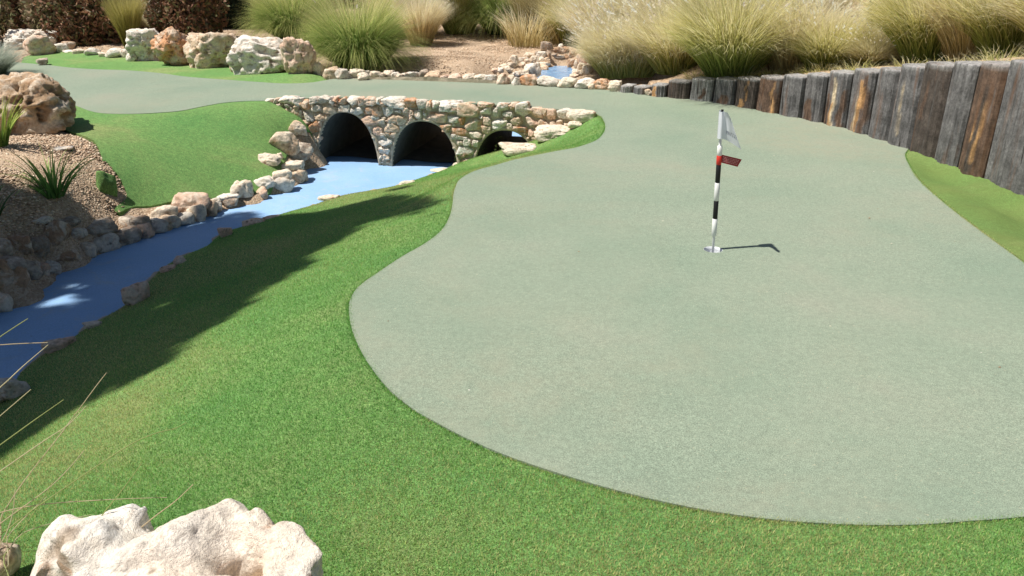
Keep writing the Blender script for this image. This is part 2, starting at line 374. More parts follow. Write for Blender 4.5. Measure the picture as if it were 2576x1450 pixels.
for i in range(len(POSTB) - 1):
    a = P(*POSTB[i]); b = P(*POSTB[i + 1])
    if i == 2: continue
    m = (a + b) / 2; um = (POSTB[i][0] + POSTB[i + 1][0]) / 2
    k = (POSTB[i][1] + POSTB[i + 1][1]) / 2 - POSTT[i]
    zt = at_y(um, POSTT[i], m[1])[2]
    posts.append((a, b, zt))
    t = (b - a) / np.linalg.norm(b - a); nb = np.array([-t[1], t[0], 0])
    if nb[1] < 0: nb = -nb
    for off in (0.28, 0.7): q = m + nb * off; q[2] = zt - 0.04 + 0.05 * off; CP.append(q)
for x, y, z in [(2.5, 12, .35), (1.5, 13, .2), (4.5, 11, .75), (6, 9.5, .95), (8, 8, 1.0), (8, 5, 1.0), (3, 16, .5), (6, 14, .85), (9, 12, 1.0), (6, 20, 1.0), (1, 20, .4), (-3, 20, .15), (-8, 20, .15), (-14, 20, .2),
                (-12, 12, .1), (-10, 6, .1), (-8, 2, .05), (10, 25, 1.2), (0, 28, .7), (-10, 28, .4), (14, 16, 1.2), (-20, 28, .4), (7, 2, .9), (8, 0, .6), (20, 40, 1.6), (0, 45, 1.2), (-25, 45, .8), (30, 10, 1.4), (-25, 5, .2),
                (5, 0.2, 0), (-5, 0, 0)]: CP.append(np.array([x, y, z], float))
CP = np.array(CP); _, ui = np.unique(np.round(CP[:, :2] / 0.03), axis=0, return_index=True); CP = CP[ui]
_D = np.sqrt(((CP[:, None, :2] - CP[None, :, :2]) ** 2).sum(-1))
_K = _D + 0.0; nC = len(CP)
_M = np.zeros((nC + 3, nC + 3)); _M[:nC, :nC] = -_K + np.eye(nC) * 0.004
_M[:nC, nC] = 1; _M[:nC, nC + 1:] = CP[:, :2]; _M[nC:, :nC] = _M[:nC, nC:].T
_W = np.linalg.solve(_M, np.concatenate([CP[:, 2], np.zeros(3)]))
def H(x, y):
    x = np.atleast_1d(np.asarray(x, float)).ravel(); y = np.atleast_1d(np.asarray(y, float)).ravel(); out = np.empty(len(x))
    for i in range(0, len(x), 8000):
        a = np.stack([x[i:i + 8000], y[i:i + 8000]], 1)
        r = np.sqrt(((a[:, None, :] - CP[None, :, :2]) ** 2).sum(-1))
        out[i:i + 8000] = -r @ _W[:nC] + _W[nC] + a @ _W[nC + 1:]
    return out
def Hs(x, y): return float(H(x, y)[0])
def hit(u, v, add_=0.0):                                             # where a sight line first meets the ground
    d = ray(u, v); d = d / d[1]; ys = np.arange(0.6, 40, 0.04)
    z = CAMH + d[2] * ys; h = H(d[0] * ys, ys) + add_
    k = np.argmax(z < h); y = ys[k] if z[k] < h[k] else 40.0
    return np.array([d[0] * y, y, float(h[k]) - add_])

# ------------------------------------------------------------------ structure: ground sheet, turf, green, stream bed
def sheet(name, poly, zf, step, m, hole=None, skirt=0.035, extra=0.0):
    poly = clean([np.array(p, float) for p in poly]); pl = []
    for i in range(len(poly)):                                       # refine the boundary
        a, b = poly[i], poly[(i + 1) % len(poly)]; n = max(1, int(np.linalg.norm((b - a)[:2]) / (step * 0.8)))
        for k in range(n): pl.append(a + (b - a) * k / n)
    poly = pl; nb = len(poly); xs = [p[0] for p in poly]; ys = [p[1] for p in poly]
    X, Y = np.meshgrid(np.arange(min(xs), max(xs), step), np.arange(min(ys), max(ys), step * 0.87))
    X[1::2] += step / 2; X = X.ravel() + rng.uniform(-.1, .1, X.size) * step; Y = Y.ravel() + rng.uniform(-.1, .1, Y.size) * step
    k = inside(poly, X, Y); X = X[k]; Y = Y[k]
    B = np.array([[p[0], p[1]] for p in poly]); keep = np.ones(len(X), bool)
    for i in range(0, len(X), 4000):
        dd = ((X[i:i + 4000, None] - B[None, :, 0]) ** 2 + (Y[i:i + 4000, None] - B[None, :, 1]) ** 2).min(1); keep[i:i + 4000] = dd > (step * 0.45) ** 2
    X = X[keep]; Y = Y[keep]
    verts = [Vector((p[0], p[1])) for p in poly]; faces_in = [list(range(nb))]; edges = []
    if hole:
        hx, hy, hr = hole; k = (X - hx) ** 2 + (Y - hy) ** 2 > (hr * 1.25) ** 2; X = X[k]; Y = Y[k]
        h0 = len(verts)
        for i in range(40): verts.append(Vector((hx + hr * math.cos(i * math.tau / 40), hy + hr * math.sin(i * math.tau / 40))))
        edges = [(h0 + i, h0 + (i + 1) % 40) for i in range(40)]
    verts += [Vector((a, b)) for a, b in zip(X, Y)]
    r = geometry.delaunay_2d_cdt(verts, edges, faces_in, 1, 1e-5)
    V = np.array([(q.x, q.y) for q in r[0]]); F = [f for f in r[2]]
    if hole: F = [f for f in F if (sum(V[i][0] for i in f) / 3 - hx) ** 2 + (sum(V[i][1] for i in f) / 3 - hy) ** 2 > (hr * 0.98) ** 2]
    z = zf(V[:, 0], V[:, 1]); V3 = np.column_stack([V, z])
    cnt = {}
    for f in F:
        for a, b in zip(f, list(f[1:]) + [f[0]]): cnt[(a, b)] = 1
    bd = [(a, b) for (a, b) in cnt if (b, a) not in cnt]; n0 = len(V3); mp = {}
    low = []
    for a, b in bd:
        for q in (a, b):
            if q not in mp: mp[q] = n0 + len(low); low.append(V3[q] + 0); low.append(V3[q] - np.array([0, 0, skirt]))
    V3 = np.vstack([V3, low]); F = [list(f) for f in F] + [[mp[b], mp[a], mp[a] + 1, mp[b] + 1] for a, b in bd]
    me = mesh(name, V3, F); return link(name, me, m)
def pushout(pts, d, sgn):
    out = []
    for i, p in enumerate(pts):
        a = pts[max(i - 1, 0)]; b = pts[min(i + 1, len(pts) - 1)]; t = (b - a)[:2]; t = t / np.linalg.norm(t)
        q = p.copy(); q[0] += -t[1] * d * sgn; q[1] += t[0] * d * sgn; out.append(q)
    return out
hole_c = P(1793.4, 631.7, 0); HR = 0.054
TURF_A = [tuple(p[:2]) for p in smoothline(Rw, 4)][::-1]
under = PP([(1560, 330), (1400, 420), (1260, 475), (1250, 560), (1150, 660), (1010, 770), (1010, 850), (1100, 970), (1300, 1075), (1500, 1140), (2000, 1220), (2500, 1220), (3000, 1150)])
turfA = [np.array([a, b, 0]) for a, b in TURF_A] + [p for p in tw] + [P(1530, 300)] + under + [P(3500, 1000), P(3700, 1400), P(3400, 2600), P(1288, 3600), P(-500, 2600), P(-900, 1500)]
turfB = pushout(smoothline([P(u, v, z) for u, v, z in LAWN_RIV], 2), .05, 1) + lw[::-1] + PP([(668, 250), (600, 245), (500, 255), (430, 272), (336, 276), (269, 275), (200, 255), (150, 248), (120, 262)]) \
    + smoothline([P(150, 320, 0), P(172, 333, -.01), P(237, 357, -.05), P(258, 403, -.14), P(269, 417, -.19), P(298, 443, -.26), P(315, 476, -.36), P(320, 510, -.46), P(296, 530, -.50), P(290, 545, -.54)], 3)
STRIP_TOP = [(60, 146), (86, 138), (121, 130), (188, 134), (269, 141), (336, 148), (403, 158), (511, 162), (600, 168), (692, 178), (760, 186), (828, 197)]
turfC = smoothline(PP(STRIP_TOP), 3) + [P(826, 203)] + [P(u, v + 4) for u, v in G_STRIP[1:13]] + [P(50, 166)]
turfD = [P(2278, 376), P(2260, 380), P(2255, 420), P(2290, 480), P(2400, 570), P(2560, 690), P(2760, 830), P(3020, 800)] + PP([(u, v) for u, v in POSTB[16:]])[::-1]
GB = np.array(dens([p for p in green_poly] + [green_poly[0]], 0.03))[:, :2]
_n = (GB - A_[:2]) @ NB; _s = (GB - A_[:2]) @ S_; GB = GB[~((np.abs(_n) < 0.06) & (_s > -0.02) & (_s < SL + 0.02))]
def zt(x, y):
    x = np.asarray(x, float); y = np.asarray(y, float)
    z = H(x, y) + 0.012; g = Hg(x, y); k = inside(green_poly, x, y); dd = np.empty(len(x))
    for i in range(0, len(x), 3000):
        dd[i:i + 3000] = np.sqrt(((x[i:i + 3000, None] - GB[None, :, 0]) ** 2 + (y[i:i + 3000, None] - GB[None, :, 1]) ** 2).min(1))
    f = np.clip(dd / 0.14, 0, 1); f = f * f * (3 - 2 * f); f[k] = 0
    return (g + 0.001) * (1 - f) + z * f
def ztD(x, y): return np.minimum(zt(x, y), 0.03)
tag(sheet("rough_turf", turfA, zt, 0.075, M_TURF), kind='structure')
tag(sheet("lawn_turf", turfB, zt, 0.09, M_TURF), kind='structure')
tag(sheet("edge_turf", turfC, zt, 0.12, M_TURF), kind='structure')
tag(sheet("corner_turf", turfD, ztD, 0.09, M_TURFO), kind='structure')
tag(sheet("putting_green", green_poly, lambda x, y: Hg(x, y) + 0.008 + 0.004 * vn(np.column_stack([x * .9, y * .9, x * 0])), 0.09, M_GREEN, hole=(hole_c[0], hole_c[1], HR), skirt=0.012), kind='structure')

def grow(a, b, n, r):
    out = [a]; st = (b - a) / n
    return out
xs = np.concatenate([-7.5 - np.cumsum(0.1 * 1.16 ** np.arange(44))[::-1], np.arange(-7.5, 6.5, 0.085), 6.5 + np.cumsum(0.1 * 1.16 ** np.arange(44))])
ys = np.concatenate([-0.6 - np.cumsum(0.2 * 1.2 ** np.arange(25))[::-1], np.arange(-0.6, 16.5, 0.085), 16.5 + np.cumsum(0.1 * 1.15 ** np.arange(48))])
X, Y = np.meshgrid(xs, ys); xr = X.ravel(); yr = Y.ravel(); Z = H(np.clip(xr, -40, 40), np.clip(yr, -20, 60))
ing = inside(green_poly, xr, yr); Z[ing] = np.minimum(Z[ing], -0.03)
PB_ = np.array(dens(PP(POSTB), .04))[:, :2]; kk = np.where((xr > .5) & (xr < 5) & (yr > 3) & (yr < 11))[0]
dd_ = np.sqrt(((xr[kk, None] - PB_[None, :, 0]) ** 2 + (yr[kk, None] - PB_[None, :, 1]) ** 2).min(1)); Z[kk[dd_ < .13]] = -0.03
gi2 = ing & ((xr - hole_c[0]) ** 2 + (yr - hole_c[1]) ** 2 < 0.3); Z[gi2] = -0.3
for tp in (turfA, turfB, turfC, turfD):
    k = inside([p for p in tp], xr, yr); Z[k] -= 0.045
far = (np.abs(xr) > 8) | (yr > 17); Z += np.where(far, 0, 0.012 * fbm(np.column_stack([xr * 3, yr * 3, xr * 0]), 3))
Z = Z.reshape(X.shape); nx = len(xs); idx = np.arange(X.size).reshape(X.shape)
F = np.stack([idx[:-1, :-1], idx[:-1, 1:], idx[1:, 1:], idx[1:, :-1]], -1).reshape(-1, 4)
tag(link("ground", mesh("ground", np.column_stack([xr, yr, Z.ravel()]), F), M_GRAVEL), kind='structure')
# stream bed: level painted concrete
near = []
ctr = [0, 0]
bed = smoothline(pushout(Rw, 0.10, 1), 2)[::-1] + [W(3.55, 0, ZW), W(3.75, 1.6, ZW), W(4.2, 2.2, ZW), W(4.2, 3.15, ZW), W(2.0, 3.15, ZW), W(1.8, 2.8, ZW), W(0.3, 2.7, ZW), W(0.2, 0.05, ZW)] + pushout(Lw, 0.06, -1)
tag(sheet("stream_bed", bed, lambda x, y: ZW - 0.16 * np.clip((((x - A_[0]) * NB[0] + (y - A_[1]) * NB[1]) * (y > 9.5) - 1.75) / .4, 0, 1) + 0.004 * vn(np.column_stack([x * 2, y * 2, x * 0])), 0.12, M_BED, skirt=0.02), kind='structure')
pe = [pc + (p - pc) * 1.25 for p in pond_w]
tag(sheet("pond_water", pe, lambda x, y: ZP + 0 * x, 0.12, M_POND, skirt=0.02), kind='structure')

# thin cement lip between the painted bed and the right-hand turf
lp = dens(smoothline(Rw, 3), .05); V = []; F = []
for i, p in enumerate(lp):
    a = lp[max(i - 1, 0)]; b = lp[min(i + 1, len(lp) - 1)]; t = (b - a)[:2]; t = t / np.linalg.norm(t); nn = np.array([-t[1], t[0], 0]); rr = .020 + .012 * math.sin(i * .9) + .01 * math.sin(i * 2.3 + 1)
    for k in range(7): q = k / 6 * math.pi; V.append(p + nn * (math.cos(q) * max(rr, .008)) + np.array([0, 0, math.sin(q) * max(rr, .008) * .8 - .004]))
F = [[i * 7 + k, i * 7 + k + 1, i * 7 + 8 + k, i * 7 + 7 + k] for i in range(len(lp) - 1) for k in range(6)]
tag(link("stream_kerb", mesh("stream_kerb", V, F), M_MORTAR), kind='structure')
# ------------------------------------------------------------------ rocks
LASTPIT = np.zeros(0)
_ico = {}
def ico(n):
    if n not in _ico:
        bm = bmesh.new(); bmesh.ops.create_icosphere(bm, subdivisions=n, radius=1)
        _ico[n] = (np.array([v.co[:] for v in bm.verts]), np.array([[v.index for v in f.verts] for f in bm.faces])); bm.free()
    return _ico[n]
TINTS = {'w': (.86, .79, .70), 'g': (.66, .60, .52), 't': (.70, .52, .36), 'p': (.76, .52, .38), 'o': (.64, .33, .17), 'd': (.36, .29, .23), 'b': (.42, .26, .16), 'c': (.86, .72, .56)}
CWORD = {'w': 'white', 'g': 'grey', 't': 'tan', 'p': 'pinkish', 'o': 'rust orange', 'd': 'dark grey', 'b': 'brown', 'c': 'cream'}
def rock_shape(size, seed, sub=3, rough=0.10, K=9, boxy=0.0, p=9.0, pits=0.0):
    D, F = ico(sub); r0 = np.random.default_rng(seed)
    n = r0.normal(size=(K, 3)); n /= np.linalg.norm(n, axis=1)[:, None]; d = r0.uniform(.62, 1.0, K); p = p * 2.2
    if boxy > 0:
        ax = np.array([[1, 0, 0], [-1, 0, 0], [0, 1, 0], [0, -1, 0], [0, 0, 1], [0, 0, -1.]]) + r0.normal(size=(6, 3)) * 0.12
        ax /= np.linalg.norm(ax, axis=1)[:, None]; n = np.vstack([n, ax]); d = np.concatenate([d, np.full(6, 1 - .3 * boxy)])
    q = np.maximum(D @ n.T, 0) / d; r = (q ** p).sum(1) ** (-1 / p)
    off = r0.uniform(-50, 50, 3)
    V = D * r[:, None]
    V = V + D * (rough * (0.8 * fbm(V * 1.6 + off, 3) + 0.6 * ridge(V * 3.0 + off, 4)))[:, None]
    if pits > 0:
        z = fbm(V * 6.5 + off, 3); V = V - D * (pits * np.clip(z - 0.25, 0, 1))[:, None]
    global LASTPIT
    LASTPIT = np.clip(z * 2.2 - .55, 0, 1) if pits > 0 else np.zeros(len(V))
    lo, hi = np.percentile(V, 2.5, axis=0), np.percentile(V, 97.5, axis=0); V = (V - (lo + hi) / 2) / (hi - lo) * np.array(size)
    return V, F
def tintarr(V, c, seed, amt=0.12):
    T = np.array(TINTS[c] if isinstance(c, str) else c)[None, :] * (1 + amt * fbm(V * 9 + seed, 2))[:, None]
    if len(LASTPIT) == len(V): T = T * (1 - .75 * LASTPIT[:, None]) + np.array([.30, .19, .11]) * (.75 * LASTPIT[:, None])
    return np.clip(T, 0.01, 0.88)
def rock(name, u0, v0, u1, v1, label, group, c='w', dr=0.8, sub=4, rough=0.11, g=None, rot=None, boxy=0.2, pits=0.05, seed=None, cat='rock', K=11, sink=0.12, hs=1.0):
    uc = (u0 + u1) / 2
    if g is None: g = hit(uc, v1)
    zc = depth(g); Wd = (u1 - u0) / FP * zc; Dp = dr * Wd; dep = math.atan2(CAMH - g[2], g[1]); vis = (v1 - v0) / FP * zc
    h = max((vis - 0.55 * Dp * math.sin(dep)) / math.cos(dep), 0.5 * vis) * hs
    seed = seed if seed is not None else int(u0 * 13 + v0 * 7)
    hh = h * (1 + sink); V, F = rock_shape((Wd, Dp, hh), seed, sub, rough, K, boxy, 9, pits)
    V[:, 2] += hh / 2 - h * sink
    dirv = np.array([g[0], g[1]]); dirv /= np.linalg.norm(dirv)
    o = link(name, mesh(name, V, F, tint=tintarr(V, c, seed)), M_ROCK)
    o.location = (g[0] + dirv[0] * Dp / 2 * 0.9, g[1] + dirv[1] * Dp / 2 * 0.9, g[2]); o.rotation_euler = (0, 0, -math.atan2(g[0], g[1]) if rot is None else rot)
    return tag(o, label, cat, group)

# ------------------------------------------------------------------ bridge
bridge = empty("stone_bridge", tuple(W(SL / 2, 0.8, ZW)), "low rubble stone footbridge with three dark arches carrying the green path over the blue stream", "bridge")
bl = Vector(bridge.location)
a1l = FACE(801, 385)[0]; a1r = FACE(953, 398)[0]; a2l = FACE(987, 400)[0]; a2r = FACE(1153, 412)[0]; a3l = FACE(1194, 405)[0]
ARCH = []
for (l, r_, apx) in ((a1l, a1r, FACE(874, 283)), (a2l, a2r, FACE(1066, 305)), (a3l, a3l + 0.72, FACE(1279, 328))):
    ARCH.append(((l + r_) / 2, (r_ - l) / 2, apx[1]))
print("ARCH", ARCH, "SL", SL, "TZ", TZ, "A", A_, "B", B_, "posts", [round(p[2], 2) for p in posts])
def arch_top(s):
    for c, a, zt_ in ARCH:
        if abs(s - c) < a: return (ZW - 0.05) + (zt_ - ZW + 0.05) * max(0.0, 1 - abs((s - c) / a) ** 2.3) ** (1 / 2.1)
    return None
ss = list(np.linspace(0, SL, 120))
for c, a, _ in ARCH: ss += [c + a * math.cos(t) for t in np.linspace(0, math.pi, 44)] + [c - a - 1e-4, c + a + 1e-4, c - a + 1e-5, c + a - 1e-5]
ss = sorted(set(ss))
def wallmesh(back, flip, amp):
    V = []; rows = 26
    for s in ss:
        z0 = arch_top(s); z0 = ZW - 0.15 if z0 is None else z0; z1 = float(np.interp(s, TS, TZ)) - 0.012
        for k in range(rows): V.append(W(s, back, z0 + (z1 - z0) * k / (rows - 1)) - np.array(bl))
    V = np.array(V); dsp = amp * fbm(V * 9, 4); V[:, 0] -= NB[0] * dsp; V[:, 1] -= NB[1] * dsp
    F = []
    for i in range(len(ss) - 1):
        for k in range(rows - 1):
            a = i * rows + k; f = [a, a + rows, a + rows + 1, a + 1]; F.append(f[::-1] if flip else f)
    return V, F
V, F = wallmesh(0.0, False, 0.012)
link("wall", mesh("wall", V, F), M_MORTAR, bridge)
BW = 1.84
V = []; F = []
for k_, s in enumerate(np.linspace(-.2, SL + .2, 30)): V += [W(s, 1.5, -.025) - np.array(bl), W(s, 2.2, -.03) - np.array(bl), W(s, 2.2, -.17) - np.array(bl), W(s, 1.5, -.17) - np.array(bl)]
F = [[4 * i + k, 4 * i + 4 + k, 4 * i + 4 + (k + 1) % 4, 4 * i + (k + 1) % 4] for i in range(29) for k in range(4)] + [[0, 1, 2, 3], [119, 118, 117, 116]]
link("ledge", mesh("ledge", V, F, smooth=False), M_MORTAR, bridge)
V, F = wallmesh(BW, True, 0.01); link("back_wall", mesh("back_wall", V, F), M_MORTAR, bridge)
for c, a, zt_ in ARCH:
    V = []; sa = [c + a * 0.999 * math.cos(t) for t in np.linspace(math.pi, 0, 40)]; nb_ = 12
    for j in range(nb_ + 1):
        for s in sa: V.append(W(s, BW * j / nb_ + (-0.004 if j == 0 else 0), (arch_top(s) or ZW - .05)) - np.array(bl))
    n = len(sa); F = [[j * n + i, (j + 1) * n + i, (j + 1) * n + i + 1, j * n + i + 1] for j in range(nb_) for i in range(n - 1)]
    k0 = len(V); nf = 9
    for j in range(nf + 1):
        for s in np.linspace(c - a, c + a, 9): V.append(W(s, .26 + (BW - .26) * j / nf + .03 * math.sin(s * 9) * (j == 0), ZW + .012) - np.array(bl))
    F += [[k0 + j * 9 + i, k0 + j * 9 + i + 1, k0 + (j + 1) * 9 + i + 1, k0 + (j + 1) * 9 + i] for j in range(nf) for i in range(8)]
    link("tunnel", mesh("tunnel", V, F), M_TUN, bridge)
    V = []; m_ = 40                                                   # mortar ring proud of the wall round the opening
    for i in range(m_ + 1):
        t = math.pi * i / m_; s = c - a * 0.998 * math.cos(t); z = (arch_top(s) or ZW - .05)
        ox, oz = -math.cos(t), max(math.sin(t), 0.0); wv = 0.028 + 0.012 * math.sin(i * 1.7) + 0.008 * math.sin(i * 3.1)
        V += [W(s, 0.03, z), W(s, -0.022, z + 0.0), W(s + ox * wv, -0.020, z + oz * wv), W(s + ox * (wv + .02), 0.02, z + oz * (wv + .02))]
    V = [q - np.array(bl) for q in V]; F = [[4 * i + k, 4 * i + 4 + k, 4 * i + 5 + k, 4 * i + 1 + k] for i in range(m_) for k in range(3)]
    link("arch_rim", mesh("arch_rim", V, F), M_MORTAR, bridge)
W1 = (660.4, 232.7, [(60,135,190,215,'w'),(210,125,310,225,'t'),(340,100,640,215,'w'),(630,110,790,250,'w'),(720,145,935,340,'o'),(940,100,1080,215,'g'),(1095,85,1300,215,'g'),(1300,90,1375,205,'w'),(1375,95,1480,215,'p'),
    (1485,105,1640,215,'o'),(1665,95,1875,225,'w'),(1870,110,1975,240,'p'),(1975,110,2210,245,'p'),(2215,115,2290,245,'w'),(960,230,1140,360,'g'),(1180,240,1455,405,'t'),(1475,240,1695,385,'g'),(1710,285,1945,425,'w'),
    (1965,250,2160,415,'o'),(2155,260,2310,470,'o'),(300,215,400,300,'p'),(400,290,560,400,'p'),(480,230,545,290,'w'),(545,290,590,340,'w'),(565,330,775,510,'p'),(740,525,920,640,'p'),(835,400,1000,545,'g'),
    (1000,400,1230,540,'t'),(905,555,1100,790,'o'),(1100,550,1170,680,'p'),(965,810,1060,980,'t'),(1030,975,1065,1050,'w'),(1930,440,2260,640,'p'),(2125,455,2260,550,'w'),(2240,510,2370,600,'t'),(2140,655,2330,830,'p'),(620,230,720,330,'t')])
W2 = (943.4, 232.7, [(150,110,570,300,'w'),(120,200,200,290,'p'),(585,140,810,310,'o'),(810,150,1010,320,'g'),(1010,170,1095,330,'o'),(1095,180,1250,310,'w'),(1255,175,1680,360,'w'),(1430,305,1550,385,'o'),(1615,215,2010,465,'t'),
    (1990,210,2280,300,'p'),(2055,290,2270,440,'w'),(2280,300,2440,475,'g'),(160,270,350,455,'w'),(385,330,510,390,'g'),(510,300,680,390,'p'),(750,350,920,500,'g'),(650,430,770,555,'p'),(690,350,760,430,'p'),
    (1000,350,1395,600,'p'),(1400,430,1640,585,'w'),(1630,450,1740,620,'o'),(1755,500,2070,710,'t'),(2100,470,2240,640,'p'),(260,440,470,580,'t'),(460,450,650,610,'t'),(200,590,470,750,'t'),(225,740,420,880,'t'),
    (115,790,225,880,'g'),(80,895,330,1030,'w'),(90,1045,290,1190,'w'),(100,1200,160,1275,'w'),(165,1205,290,1290,'c'),(1240,620,1440,750,'o'),(1460,660,1810,810,'o'),(2070,650,2240,810,'t'),(1825,735,2085,875,'c'),
    (1480,800,1620,920,'g'),(1620,820,1780,920,'g'),(1710,870,1870,1030,'w'),(1560,930,1700,1010,'t'),(1870,920,2010,1040,'w'),(1610,1045,1900,1210,'w'),(1630,1150,1750,1240,'g'),(1660,1280,1890,1380,'t')])
W3 = (1194.9, 232.7, [(435,210,665,350,'w'),(640,210,800,330,'o'),(795,205,1050,460,'w'),(1030,320,1100,400,'t'),(1105,305,1310,480,'p'),(1290,320,1400,450,'t'),(1380,330,1560,520,'p'),(1555,330,1890,505,'w'),(540,370,730,460,'g'),
    (700,400,755,475,'w'),(695,480,930,640,'t'),(990,490,1240,650,'p'),(1230,520,1450,680,'t'),(1450,535,1580,640,'t'),(1570,540,1700,620,'t'),(710,645,1010,745,'o'),(315,525,620,720,'w'),(630,600,720,720,'t'),
    (1050,700,1190,850,'p'),(1700,590,1830,660,'t'),(1120,850,1290,1020,'t'),(1900,370,2000,440,'t'),(1800,640,1900,720,'t')])
SV = []; SF = []; STn = []; nv = 0; CV = []; CF = []; CT = []; ncv = 0; boxes = []
for (ou, ov, lst) in (W1, W2, W3):
    for (x0, y0, x1, y1, c) in lst:
        u0, v0, u1, v1 = ou + .1301 * x0, ov + .1301 * y0, ou + .1301 * x1, ov + .1301 * y1
        s0, z0 = FACE(u0, (v0 + v1) / 2); s1, _ = FACE(u1, (v0 + v1) / 2); _, za = FACE((u0 + u1) / 2, v1); _, zb = FACE((u0 + u1) / 2, v0)
        boxes.append((s0, s1, za, zb)); sc_, zc_ = (s0 + s1) / 2, (za + zb) / 2
        top = y0 < 240 - (0 if ou < 1000 else -0) and zb > float(np.interp(sc_, TS, TZ)) - 0.06
        seed = int(x0 * 3 + y0 * 5 + ou); dp = 0.13 if not top else 0.17
        if za < 0 and top: za = za
        V, F = rock_shape(((s1 - s0) * 1.04 + 0.008, dp, (zb - za) * 1.04 + 0.008), seed, 4, 0.085, 8, 0.6, 9, 0.05)
        pr = 0.026 if not top else 0.035; ang = random.uniform(-.08, .08)
        loc = np.empty_like(V); sx = V[:, 0] * math.cos(ang) - V[:, 2] * math.sin(ang); sz = V[:, 0] * math.sin(ang) + V[:, 2] * math.cos(ang)
        loc[:, 0] = A_[0] + S_[0] * (sc_ + sx) + NB[0] * (V[:, 1] + pr); loc[:, 1] = A_[1] + S_[1] * (sc_ + sx) + NB[1] * (V[:, 1] + pr); loc[:, 2] = zc_ + sz
        T = tintarr(V, c, seed)
        ls = (loc[:, 0] - A_[0]) * S_[0] + (loc[:, 1] - A_[1]) * S_[1]
        for c_a, a_a, z_a in ARCH:
            hh_ = z_a - ZW + .05; q_ = np.abs((ls - c_a) / a_a) ** 2.3 + (np.maximum(loc[:, 2] - ZW + .05, 0) / hh_) ** 2.1; k_ = (q_ < 1.04) & (loc[:, 2] > ZW - .05)
            f_ = (1.04 / np.maximum(q_, .05)) ** (1 / 2.2); d_ = (ls - c_a) * (f_ - 1) * k_; loc[:, 0] += S_[0] * d_; loc[:, 1] += S_[1] * d_; loc[:, 2] += (loc[:, 2] - ZW + .05) * (f_ - 1) * k_
        if top: CV.append(loc - np.array(bl)); CF.append(F + ncv); CT.append(T); ncv += len(V)
        else: SV.append(loc - np.array(bl)); SF.append(F + nv); STn.append(T); nv += len(V)
link("coping_stones", mesh("coping_stones", np.vstack(CV), np.vstack(CF), tint=np.vstack(CT)), M_ROCK, bridge)
# small packing stones between the traced ones
tries = 0; placed = 0
while tries < 4000 and placed < 150:
    tries += 1; s = random.uniform(0.15, SL - 0.1); ztp = float(np.interp(s, TS, TZ)) - 0.05
    lo = arch_top(s); lo = ZW + 0.03 if lo is None else lo + 0.04
    near_arch = min(abs(abs(s - c) - a) for c, a, _ in ARCH)
    if lo > ztp - 0.03 or near_arch < 0.03: continue
    z = random.uniform(lo, ztp); wd = random.uniform(.035, .075); hd = wd * random.uniform(.6, .9)
    if any(s + wd / 2 > b[0] + .008 and s - wd / 2 < b[1] - .008 and z + hd / 2 > b[2] + .008 and z - hd / 2 < b[3] - .008 for b in boxes): continue
    boxes.append((s - wd / 2, s + wd / 2, z - hd / 2, z + hd / 2)); placed += 1
    V, F = rock_shape((wd, .08, hd), tries, 2, 0.1, 8, .4, 8); ang = random.uniform(-.5, .5)
    loc = np.empty_like(V); sx = V[:, 0] * math.cos(ang) - V[:, 2] * math.sin(ang); sz = V[:, 0] * math.sin(ang) + V[:, 2] * math.cos(ang)
    loc[:, 0] = A_[0] + S_[0] * (s + sx) + NB[0] * (V[:, 1] + .012); loc[:, 1] = A_[1] + S_[1] * (s + sx) + NB[1] * (V[:, 1] + .012); loc[:, 2] = z + sz
    SV.append(loc - np.array(bl)); SF.append(F + nv); STn.append(tintarr(V, random.choice('tppowg'), tries)); nv += len(V)
link("face_stones", mesh("face_stones", np.vstack(SV), np.vstack(SF), tint=np.vstack(STn)), M_ROCK, bridge)
def Wp(o, x, y): return (o[0] + .1301 * x, o[1] + .1301 * y)
def wrock(ou, b, name, label, grp=None, **k):
    u0, v0 = ou + .1301 * b[0], 232.7 + .1301 * b[1]; u1, v1 = ou + .1301 * b[2], 232.7 + .1301 * b[3]
    return rock(name, u0, v0, u1, v1, label, grp, **k)
def face_g(u, v, back=-0.1): s, z = FACE(u, v, back); return W(s, back, z)
wrock(1194.9, (1850, 370, 2400, 600), "end_slab", "long cream slab capping the right end of the bridge parapet", c='c', g=face_g(1462, 307, -.12), dr=.45, sub=4, boxy=.6, seed=5)
wrock(1194.9, (1820, 575, 2090, 720), "rock", "small white rock wedged between the parapet end slab and the big cream boulder", c='c', g=face_g(1446, 325, -.16), dr=.5, boxy=.3)
wrock(1194.9, (1170, 635, 2040, 950), "boulder", "large smooth cream boulder leaning on the right end of the bridge wall", c='c', g=face_g(1405, 356, -.22), dr=.55, sub=5, rough=.09, boxy=.3, seed=14, cat='boulder')
wrock(1194.9, (500, 1000, 1180, 1235), "block", "cream squared stone block lying in the mouth of the third arch", c='c', g=face_g(1304, 393, -.42), dr=.45, sub=4, rough=.05, boxy=.9, seed=9)

